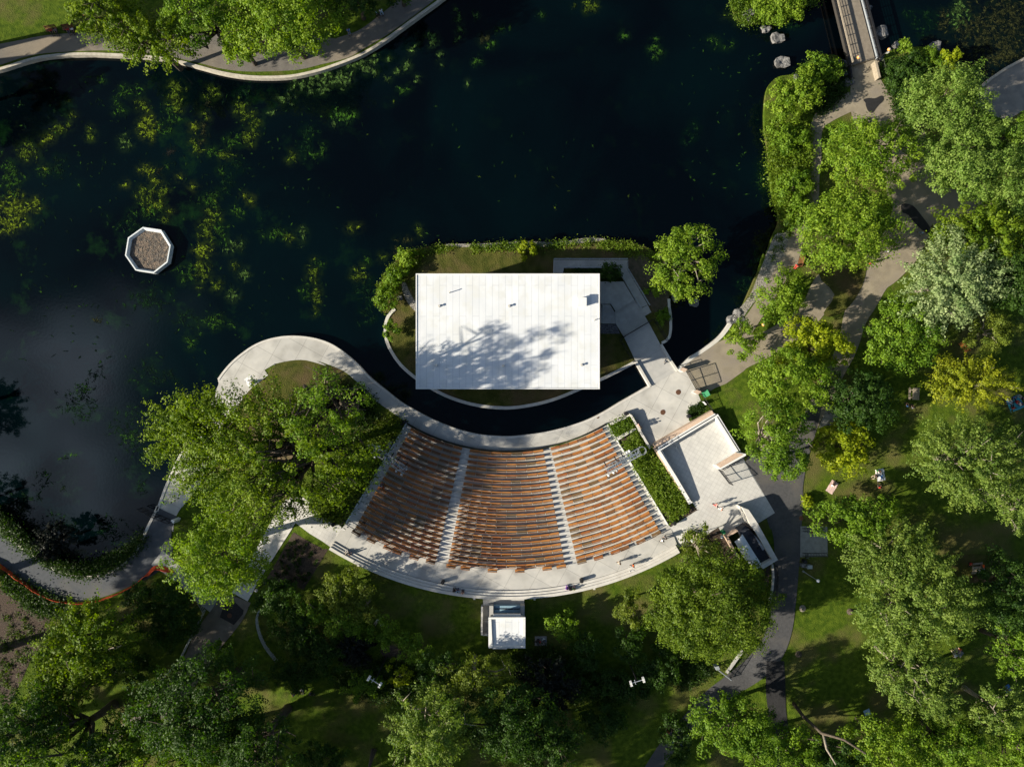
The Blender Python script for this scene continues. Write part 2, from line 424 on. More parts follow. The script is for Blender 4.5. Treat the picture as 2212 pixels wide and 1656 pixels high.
me.polygons.foreach_set('loop_start', np.arange(0, 4*nf, 4, dtype=np.int32)); me.polygons.foreach_set('loop_total', np.full(nf, 4, dtype=np.int32)); me.update(calc_edges=True)
water_ob = tag(link('water', me, wm), kind='structure')

north_shore = sm(L('TL',-400,520,-150,470,0,438,120,400,250,365,400,348,550,343,680,347,800,352,950,362,1100,382,1250,420,1400,460,1550,485,1700,492,1850,485,1980,460,2100,425,
  'TC',140,350,300,255,430,160,540,80,650,0,760,-90,1000,-300), 4)
sheet('lawn', north_shore + [(1300,-500),(-700,-500),(-700,200)], 0.0, grass, 16, 2.2, lambda u, v: .8)
strip_wall('pond_wall', north_shore, .42, -1.2, .92, mat('curb_concrete', (.50,.46,.39), (.38,.35,.29), 2, .85), 'long curved concrete curb wall along the north shore of the pond beside the path')
# the path along the north shore
np_top = sm(L('TL',-400,330,-100,300,0,280,100,262,250,232,400,215,560,208,700,212,1000,215,1300,215,1600,215,1900,215,'TC',-30,245,0,240,130,195,250,110,350,30,420,-40,600,-200), 3)
np_bot = sm(L('TL',-400,480,-100,430,0,415,120,375,250,345,400,332,640,322,800,330,1000,345,1150,375,1300,410,1420,440,1550,455,1700,456,1900,445,2050,410,'TC',60,370,150,320,300,232,430,140,540,58,640,-20,760,-130), 3)
sheet('path', np_top + np_bot[::-1], .05, mat('grey_path', (.15,.14,.125), (.12,.11,.10), .9, .95, bump=.3, c3=(.22,.185,.14), s3=.06), 10, 0, lambda u, v: .8)

# --- the big southern and eastern land
sw_shore = L('BL',-900,-420,-200,-50,0,50,100,130,200,240,300,310,420,370,520,372,640,345,760,290,850,225,925,150,975,60)
prom_hidden = L('ML',1000,1640,1050,1500,1110,1365,1180,1220,1260,1080,1330,960,1390,840)
prom_out = L('J',20,640,100,530,200,420,330,310,480,210,650,140,850,100,1050,97,1250,125,1420,180,1560,260,1700,370,1820,480,1945,615,
   'MC',300,1052,400,1130,500,1188,600,1240,700,1282,800,1315,900,1337,1000,1347,1100,1349,1200,1340,1300,1326,1400,1305,1500,1276,1600,1240,1700,1190,1800,1130,1900,1075)
corner = L('MC',1990,1022) + L('D',905,303)
east_wall = L('D',925,285,'C',1850,1420,2000,1320,2208,1165,'MR',330,460,360,395)
east_shore = L('MR',420,330,450,260,485,180,520,100,550,0,'TR',560,1640,610,1500,645,1420,640,1330,600,1200,590,1050,570,900,555,780,560,640,580,550,640,490,740,470,800,410,900,360,1000,350,1060,385,1085,420,
   1290,400,1330,340,1420,305,1600,300,1700,345,1790,410,1850,500,1895,580)
quay = L('TR',1905,585,2000,500,2100,432,2208,375,2500,240,2900,120)
shore = sm(sw_shore + prom_hidden + prom_out, 4)[:-1] + [prom_out[-1]] + corner + sm(east_wall, 4) + sm(east_shore, 3) + quay
land = shore + [(3000,100),(3000,2300),(-800,2300),(-800,700)]
sheet('lawn', land, 0.0, grass, 15, 2.2)
prom_o = sm(prom_hidden + prom_out, 4)
prom_in = sm(L('H',550,590,560,470,620,330,700,230,790,120,870,0,'ML',1270,1470,1330,1300,1400,1150,1490,1010,1580,880,1650,820),3) + L('ML',1708,775,1685,742) + \
   sm(L('ML',1750,703,1850,682,1950,680,2080,715,'J',1280,400,1600,520,1800,680,2050,900,'MC',110,1005,230,1110,330,1180,425,1250),3)
aL = arc(417.5, -31.2, 31, 60)
plazaE = L('D',0,1000,290,860,560,1290,640,1245,700,1210,1080,970,1040,900,1045,830,1085,760,1125,780,1180,742,1175,710,1205,690,1150,560,1010,312)
sheet('promenade', prom_o + corner + plazaE[::-1] + aL[::-1] + prom_in[::-1], .055, concrete, 12, 1.5)
strip_wall('pond_wall', sm(prom_out[:-1], 5) + corner[:1], .34, -1.2, lambda u, v: gz(u, v) + .14, concrete_w, 'thin white kerb wall edging the curved concrete promenade around the pond')
strip_wall('pond_wall', prom_hidden[:3] + [q('ML',1190,1200)], .40, -1.2, lambda u, v: gz(u, v) + .16, concrete_w, 'straight pale kerb wall of the path beside the pond west of the big maple')
strip_wall('pond_wall', sm(east_wall, 5), .55, -1.2, lambda u, v: gz(u, v) + .12, concrete_w, 'curved pale wall between the narrow channel and the eastern beige path')
strip_wall('quay_wall', quay, .4, -1.2, 1.0, mat('quay_edge', (.5,.43,.33), (.38,.33,.26), 2, .9), 'straight quay edge wall at the top right corner of the pond')
# quay paving top right
sheet('quay', quay[:-1] + L('TR',2500,1000,2208,700,2100,770,2000,730,1950,700,1900,660), .05, mat('quay_paving', (.27,.245,.21), (.19,.175,.155), .8, .95, c3=(.20,.18,.15), s3=.2), 14)
sheet('quay', L('TR',2150,790,2208,750,2500,700,2500,900,2208,840), .07, concrete_w, 14)
# stone coping of the south-west shore road
curb = sm(L('BL',-300,-60,-100,60,0,140,60,200,150,270,250,340,350,400,450,435,550,445,650,432,740,395,810,345), 4)
strip_wall('kerb', curb, .32, .3, lambda u, v: gz(u, v) + .14, concrete_w, 'curved white kerb along the blue grey road at the lower left shore')
strip_wall('kerb', sm(L('BL',845,310,870,275,900,220,940,130,975,60,1005,-5), 4), .42, -1.0, lambda u, v: gz(u, v) + .16, concrete_w, 'pale kerb wall rising from the lower left road to the black gate')

# --- island under the stage
isl_wall = L('MC',362,532,320,580,302,650,312,740,345,810,385,870,432,920,500,975,600,1040,700,1090,800,1125,900,1148,1000,1160,1100,1162,1200,1150,1300,1130,1400,1100,1500,1060,1600,1015,1700,970,1800,920,1895,870)
isl_e = L('C',1480,1222,1550,1180,1588,1090,1592,900,1575,760,1568,660)
isl_n = L('C',1600,540,1700,350,'MC',2150,300,2100,220,1990,150,1880,110,1700,92,1600,85,1500,100,1350,115,1200,110,1000,125,850,125,700,120,600,130,500,150,420,180,350,250,290,330,250,420,245,500,300,560)
isl = sm(isl_wall, 4) + sm(isl_e, 4) + sm(isl_n, 3)
f8 = lambda u, v: .8
sheet('lawn', isl, 0.0, grass_dry, 13, 2.2, f8)
strip_wall('pond_wall', sm(isl_wall, 5), .5, -1.2, .95, concrete_w, 'curved white concrete wall edging the stage island in front of the seats')
strip_wall('pond_wall', sm(isl_e, 5), .42, -1.2, .95, concrete_w, 'short hooked concrete wall on the east side of the stage island')
gr = L('MC',690,118,850,118,1000,112,1200,100,1350,108,1500,92,1600,78,1700,86,1700,96,1500,118,1350,135,1200,138,1000,142,850,140,720,135)
sheet('gravel', sm(gr, 2, True), .03, gravel, 8, .5, f8)
sheet('gravel', sm(L('MC',408,370,430,365,460,430,500,500,500,550,450,500,415,430), 3, True), .03, gravel, 8, 0, f8)
sheet('gravel', L('MC',1672,628,1770,628,1800,690,1672,690), .03, mat('dark_gravel', (.16,.16,.17), (.04,.04,.045), 5, .95, bump=.8, bscale=6), 8, 0, f8)
# bare earth on the island's east side
sheet('bare_earth', sm(L('C',1060,150,1250,100,1400,250,1500,400,1560,560,1550,760,1400,830,1330,750,1150,480,1060,300),3,True), .02, mat('bare_earth', (.10,.075,.055), (.06,.055,.03), 2, .95, bump=.6, bscale=6), 9, 0, f8)
# eastern gravel beach
sheet('gravel', sm(L('MR',360,395,420,325,470,250,510,150,545,60,'TR',560,1640,620,1500,680,1480,740,1450,'MR',650,80,580,190,520,270,450,360,400,430),3,True), .035, gravel, 8, .4)

# --- paths east
stroke('path', L('TR',1190,385,1200,520,1230,640,1290,760,1420,900,1480,1080,1500,1250,1620,1300,1760,1330,1950,1330), [zk('TR')*x for x in (190,195,270,330,330,330,300,260,240,180)], path_m)
stroke('path', L('TR',1490,1100,1500,1350,1430,1550,'MR',1330,60,1240,150,1180,300,1130,420,1080,600,1000,760,930,900,860,1050,790,1200,715,1400,690,1600), [zk('TR')*x for x in (200,260,270,260,240,190,150,130,120,120,110,115,150,230,200)], path_m)
stroke('path', L('TR',1120,640,950,730,885,820,880,1000,870,1120,850,1300,780,1450,720,1656,'MR',700,60,600,230,490,400,420,500), [zk('TR')*x for x in (120,110,80,75,70,90,90,100,100,90,90,100)], path_m)
stroke('path', L('MR',1190,110,980,180,880,330,780,440,560,580,350,650,200,740,110,800), [zk('TR')*x for x in (130,180,160,150,160,230,240,230)], path_m)
sheet('path', L('MR',18,735,45,745,128,872,150,893,310,828,420,750,520,650,420,480,300,555,170,645), .047, path_m, 9)
stroke('road', L('MR',880,950,830,1120,750,1290,700,1440,'BR',680,0,700,200,695,400,680,600,650,780,590,920,490,1030,350,1130,200,1240,90,1360,0,1460,-90,1560,-300,1900), [zk('TR')*x for x in (90,110,170,210,215,175,155,150,160,172,160,140,125,115,108,100,100)], asphalt)
sheet('road', L('MR',480,1240,640,1250,800,1200,800,1660,'BR',800,0,790,120,590,140,'E',1600,400,1420,60), .052, asphalt, 10)
stroke('road', L('BR',625,980,625,1150,635,1300,660,1500,700,1700), [zk('TR')*x for x in (110,125,115,120,120)], asphalt_d)
# fresh tar patches
sheet('tar_patch', sm(L('G',735,1270,800,1250,880,1255,960,1220,990,1240,985,1290,930,1340,890,1390,850,1440,800,1420,770,1360,760,1310),3,True), .115, asphalt_d, 6)
sheet('tar_patch', sm(L('TR',1430,1300,1500,1310,1560,1380,1610,1450,1600,1490,1540,1450,1470,1370,1430,1350),3,True), .115, asphalt_d, 6)
# south-west roads
stroke('road', L('BL',-400,-120,-150,90,0,235,100,350,250,460,400,520,530,520,680,480,800,425,900,370,980,280,1000,200,1030,110,1065,30), [zk('TR')*x for x in (190,190,190,185,175,165,160,160,165,190,230,190,140,130)], mat('blue_grey_road', (.085,.092,.105), (.070,.077,.088), 2, .95, bump=.12, bscale=5, c3=(.105,.105,.105), s3=.2))
stroke('path', L('BL',1000,320,1100,400,1180,470,1290,570,1400,650), [zk('TR')*x for x in (120,100,90,90,110)], concrete_g)
stroke('path', L('BL',1500,570,1450,680,1330,840,1240,1000,1100,1200,950,1330,700,1500), [zk('TR')*x for x in (210,200,190,160,150,120,100)], mat('dim_path', (.17,.15,.125), (.12,.105,.09), .8, .95, bump=.3))
sheet('tar_patch', L('H',1210,1490,1320,1470,1450,1590,1440,1640,'BL',1490,750,1400,700,1430,620), .125, asphalt_d, 6)
# white tiled path and plaza
stroke('paving', L('H',1400,1420,1560,1130,1720,860,1900,560,2080,290,'I',130,360,290,480,440,590,560,680), [zk('D')*x for x in (230,230,250,270,290,330,330,300,290)], tiles)
back = arc(673.5, -31.3, 31.15, 60) + L('E',485,862,600,1168) + arc(720, 30.4, -31.5, 60)
sheet('plaza', back, 0, concrete, 12, .3, lambda u, v: 2.76)
sheet('plaza', L('D',1390,880,1740,1370,'E',1420,0,1815,680,1600,815,1400,690,1090,865,900,985,640,1140,600,1168,485,862,640,765,830,645,770,560,445,0,'D',620,1290,720,1260), .106, tiles, 12, .4)
sheet('plaza', L('E',1095,868,1400,690,1540,880,1300,920,1180,990), .113, concrete, 9)
# planting beds (soil)
sheet('planting_bed', L('BL',1870,160,2090,270,1935,525,1700,455), .03, soil, 10)
sheet('planting_bed', L('BL',-300,560,0,520,180,650,320,720,290,850,200,960,130,1120,60,1260,-300,1300), .03, soil, 10)
sheet('planting_bed', L('E',380,0,740,570,830,645,620,765,485,862,0,110,'D',160,1190,380,1050,500,1230,570,1300), .03, soil, 10)
sheet('planting_bed', L('D',50,1000,290,890,370,1025,140,1160), .06, soil, 10)
sheet('planting_bed', L('A',620,0,740,90,0,1310,'I',600,510,180,262,'ML',2208,1400,2208,1200), .03, soil_g, 10)
sheet('planting_bed', L('E',1090,870,1180,1000,1360,1270,1520,1410,1700,1400,1760,1330,1730,1656,600,1300,680,1130,870,1000), .03, soil, 10)
sheet('bare_earth', sm(L('BC',270,900,350,880,410,930,380,980,300,960),3,True), .03, soil, 10)
sheet('bare_earth', sm(L('ML',1650,1100,1850,1060,1950,1150,1930,1400,1800,1560,1650,1350,1600,1200),3,True), .02, mat('trampled_earth', (.17,.12,.075), (.10,.085,.035), 1.5, .95, bump=.6, bscale=6), 10)
sheet('bare_earth', sm(L('MR',900,130,1100,30,1200,60,1180,200,1100,330,1000,400,930,380,1000,260),3,True), .125, grass_dry, 10)
sheet('bare_earth', sm(L('BR',1750,330,1950,300,2100,380,2000,470,1800,470),3,True), .02, grass_dry, 10)
sheet('bike_pad', L('BR',783,122,955,125,957,315,783,318), .09, mat('pad_concrete', (.26,.26,.25), (.20,.20,.19), 2, .9), 10, .2)
sheet('bike_pad', L('MR',960,955,1040,1000,1050,1080,900,1110), .09, mat('pad_concrete', (.26,.26,.25)), 10)
# islet by the footbridge
sheet('lawn', sm(L('TR',350,-200,350,60,430,150,560,140,700,130,770,70,850,-200),3,True), 0, grass, 12, 2.2, lambda u, v: .35)

sheet('lawn', sm(L('J',420,780,620,600,760,450,880,400,1050,385,1280,405,1600,525,1790,680,2000,860,'ML',1990,930,1950,1150,1930,1300,1800,1500,1650,1450,1480,1350,1400,1150,1500,1000),2,True), .012, grass_dry, 11)
# --- seating terrace: 22 concrete tiers
tb = MB(); NT = 22
def tz(k): return .8 + .0884 * (k + 1) + .03
def ringseg(mb, R0, R1, a0, a1, z1, z0, n=40):
    A_, B_ = arc(R0, a0, a1, n), arc(R1, a0, a1, n)
    va = [P(u, v, z1) for u, v in A_]; vb = [P(u, v, z1) for u, v in B_]
    vs = []; fs = []
    for p in va: vs += [tuple(p), (p.x, p.y, z0)]
    m_ = len(vs)
    for p in vb: vs += [tuple(p), (p.x, p.y, z0)]
    for i in range(n):
        a, b = 2*i, 2*i+2
        fs += [(a, m_+a, m_+b, b), (a+1, a, b, b+1), (m_+a, m_+a+1, m_+b+1, m_+b), (a+1, b+1, m_+b+1, m_+a+1)]
    fs += [(0, 1, m_+1, m_), (2*n, m_+2*n, m_+2*n+1, 2*n+1)]
    mb.add(vs, fs)
RT = lambda k: 420.5 + 12.1 * k
for k in range(NT - 1):
    ringseg(tb, RT(k), RT(k+1) + .1, -31.3, 31.15, tz(k), .2)
tag(tb.build('seating_terrace', terrace), kind='structure')
fb = MB(); ringseg(fb, 417.2, 418.6, -31.2, 31, 1.5, .3); 
tag(fb.build('terrace_front_rail', black_m), 'thin black curved barrier in front of the first bench row', 'barrier')
st = MB()
for i, (r0, r1, z) in enumerate(((719.5, 726, 2.95), (726, 732, 3.13), (732, 738.5, 3.31))):
    ringseg(st, r0, r1 + .05, -31.4, 30.4, z, 1.9, 60)
tag(st.build('steps', concrete_w), kind='structure')
# ------------------------------------------------------------------ foliage
rg = np.random.default_rng(7)
def leafmesh(name, c, n_, size, colr, parent=None, aspect=.62, m=None, org=(0,0,0)):
    """c (N,3) centres, n_ (N,3) normals, size (N,), colr (N,3)"""
    Nn = len(c); c = c - np.array(org)
    n_ = n_ / (np.linalg.norm(n_, axis=1, keepdims=True) + 1e-9)
    r = rg.normal(size=(Nn, 3)); t = np.cross(n_, r); t /= (np.linalg.norm(t, axis=1, keepdims=True) + 1e-9)
    b = np.cross(n_, t)
    h = (size * .5)[:, None]
    v = np.stack([c - t*h, c + b*h*aspect - t*h*.1 + n_*h*.18, c + t*h, c - b*h*aspect - t*h*.1 + n_*h*.18], axis=1).reshape(-1, 3)
    me = bpy.data.meshes.new(name)
    me.vertices.add(4*Nn); me.vertices.foreach_set('co', v.astype(np.float32).ravel())
    me.loops.add(4*Nn); me.loops.foreach_set('vertex_index', np.arange(4*Nn, dtype=np.int32))
    me.polygons.add(Nn); me.polygons.foreach_set('loop_start', np.arange(0, 4*Nn, 4, dtype=np.int32))
    me.polygons.foreach_set('loop_total', np.full(Nn, 4, dtype=np.int32))
    me.update(calc_edges=True)
    at = me.attributes.new('leaf', 'FLOAT_COLOR', 'POINT')
    cc = np.concatenate([np.repeat(colr, 4, axis=0), np.ones((4*Nn, 1))], axis=1).astype(np.float32)
    at.data.foreach_set('color', cc.ravel())
    return link(name, me, m or leaf_m, parent)
PAL = {   # leaf colour (two ends), leaf size m, clump stretch, density
 'lime':   ((.245,.345,.028), (.095,.190,.010), .38, 1.3, 1.0),
 'green':  ((.200,.315,.022), (.062,.140,.009), .38, 1.3, 1.0),
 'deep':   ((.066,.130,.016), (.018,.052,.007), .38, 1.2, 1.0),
 'maple':  ((.205,.285,.014), (.062,.128,.007), .40, 2.5, 1.0),
 'gold':   ((.340,.385,.012), (.160,.235,.007), .42, 1.1, .9),
 'feather':((.320,.345,.018), (.150,.200,.010), .34, 2.5, .9),
 'pale':   ((.240,.320,.060), (.082,.152,.022), .36, 2.1, .95),
 'silver': ((.380,.450,.210), (.150,.235,.075), .40, 2.3, .95),
 'willow': ((.245,.340,.070), (.110,.205,.026), .36, 1.3, 1.0),
 'oak':    ((.175,.250,.020), (.050,.100,.008), .36, 1.1, 1.0),
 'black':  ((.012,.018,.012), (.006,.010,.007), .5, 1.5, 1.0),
 'olive':  ((.200,.250,.030), (.075,.120,.014), .34, 1.2, .85),
}
def crown_points(c, rx, ry, rz, dens, stretch, lsz, lo=-.3, rag=.22, gaps=0.0, hole=(), rnd=0.0):
    area = math.pi * rx * ry
    K = max(12, int(area * 1.62 * dens * (1.0 if stretch < 1.4 else 1.25)))
    cs = max(.42, min(1.0, .32 + .085 * (rx + ry) / 2)) 
    z = rg.uniform(lo, 1, K); ph = rg.uniform(0, 2*math.pi, K)
    d = np.stack([np.sqrt(1 - z*z) * np.cos(ph), np.sqrt(1 - z*z) * np.sin(ph), z], 1)
    # lumpy outline: several limbs push out, valleys between them
    lob = np.zeros(K)
    for _ in range(9):
        a = rg.normal(size=3); a[2] = abs(a[2]) * .4; a /= np.linalg.norm(a)
        lob += np.exp(-(1 - d @ a) * 11) * rg.uniform(.5, 1)
    f = (.60 + .42 * np.clip(lob, 0, 1.05)) * (1 - rnd) + .94 * rnd + rg.normal(size=K) * rag * .45
    inner = rg.random(K) < .25; f = np.where(inner, f * rg.uniform(.35, .8, K), f)
    cen = np.array(c) + d * f[:, None] * np.array([rx, ry, rz])
    for hx, hy, hr in hole:
        inn = ((cen[:, 0] - hx)**2 + (cen[:, 1] - hy)**2 < hr*hr) & (rg.random(K) < .86)
        cen = cen[~inn]; d = d[~inn]; lob = lob[~inn]; K = len(cen)
    keep = rg.random(K) > gaps * (1 - np.clip(lob, 0, 1)); cen = cen[keep]; d = d[keep]; K = len(cen)
    per = int(np.clip(52 * (.40 / lsz) ** 1.6, 36, 110))
    ci = np.repeat(np.arange(K), per); n_ = K * per
    dd = d[ci] * np.array([1, 1, .55])
    g_ = rg.normal(size=(n_, 3)); g_ /= np.linalg.norm(g_, axis=1, keepdims=True)
    csz = cs * (.55 + .75 * rg.random(K))[ci][:, None]
    off = g_ * csz * (.55 + .5 * rg.random((n_, 1)))
    off += rg.normal(size=(n_, 3)) * .10
    rad = (off * dd).sum(1, keepdims=True)
    wid = 1.0 if stretch < 1.4 else .66
    off = off * wid + dd * rad * (stretch - wid); off[:, 2] *= .7
    pts = cen[ci] + off
    nrm = g_ * .75 + d[ci] * .25 + np.array([0, 0, .38]) + rg.normal(size=(n_, 3)) * .42
    cb = rg.random(K)[ci]
    return pts, nrm, cb, cen, d
def tree(name, zone, x, y, ru, rv, h, pal, label, cat='tree', group=None, trunk=None, gaps=0., dens=1., bare=0, tilt=None, crown_name='crown', barkm=None, zb=None, hole=(), toff=(0, 0), rnd=.3):
    """(x,y): crown centre as read on the plan, ru/rv radii in grid units, h total height"""
    u, v = q(zone, x, y)
    c1, c2, ls, stt, dn = PAL[pal]; ls *= .86
    g0 = gz(u, v) if zb is None else zb
    hc = h * .62; zc = g0 + hc
    p = P(u, v, zc); kk = S * (HC - zc) / HC
    sf = 1.0 if stt < 1.4 else .88
    rx, ry, rz = ru * kk * sf, rv * kk * sf, max(.6, h * .38)
    t = empty(name, (p.x, p.y, g0), 0, label, cat, group)
    pts, nrm, cb, cen, d = crown_points((0, 0, hc), rx, ry, rz, dn * dens, stt, ls, gaps=gaps, hole=hole, rnd=rnd)
    n = len(pts)
    f = np.clip(cb * .65 + rg.random(n) * .5 - .08, 0, 1)[:, None]
    col = np.array(c1) * f + np.array(c2) * (1 - f)
    col *= rg.uniform(.78, 1.22, (n, 1))
    leafmesh(crown_name, pts, nrm, rg.uniform(.7, 1.3, n) * ls, col, t)
    # trunk with limbs reaching into the crown
    rt = trunk or max(.05, .028 * h)
    mb = MB(); bm_ = barkm or (bark_pale if pal in ('pale', 'silver', 'olive', 'feather') else bark)
    lean = Vector((rg.normal() * .04 * h, rg.normal() * .04 * h, 0))
    base = Vector((toff[0], toff[1], 0)); fork = base + Vector((lean.x, lean.y, h * .38))
    mb.tube([base - Vector((0, 0, .3)), base + Vector((lean.x*.3, lean.y*.3, h*.15)), fork], [rt * 1.35, rt, rt * .8], 8)
    nb_ = 5 if h < 6 else 9
    idx = rg.choice(len(cen), min(nb_ + bare, len(cen)), replace=False)
    for j, i in enumerate(idx):
        tip = Vector(cen[i].tolist()); 
        if tip.z < fork.z + .2: continue
        mid = fork.lerp(tip, .5) + Vector((rg.normal(), rg.normal(), rg.normal() * .4)) * .06 * h
        mb.tube([fork - Vector((0, 0, h * .08 * rg.random())), fork.lerp(mid, .6) + Vector((rg.normal(), rg.normal(), 0)) * .02 * h, mid, mid.lerp(tip, .6), tip + (tip - mid) * .12], [rt*.62, rt*.5, rt*.36, rt*.2, rt*.06], 5)
        for _ in range(3):
            s0 = mid.lerp(tip, rg.random()); e0 = s0 + Vector((rg.normal(), rg.normal(), abs(rg.normal()) * .5)).normalized() * .12 * h
            mb.tube([s0, e0], [rt*.16, rt*.04], 4)
    mb.build('trunk', bm_, t, True)
    return t
G1 = 'trees along the north shore'; G2 = 'trees in the eastern park'; G3 = 'trees south of the theatre'; G4 = 'trees in the south-west corner'
def U_(*a): return ('U',) + a
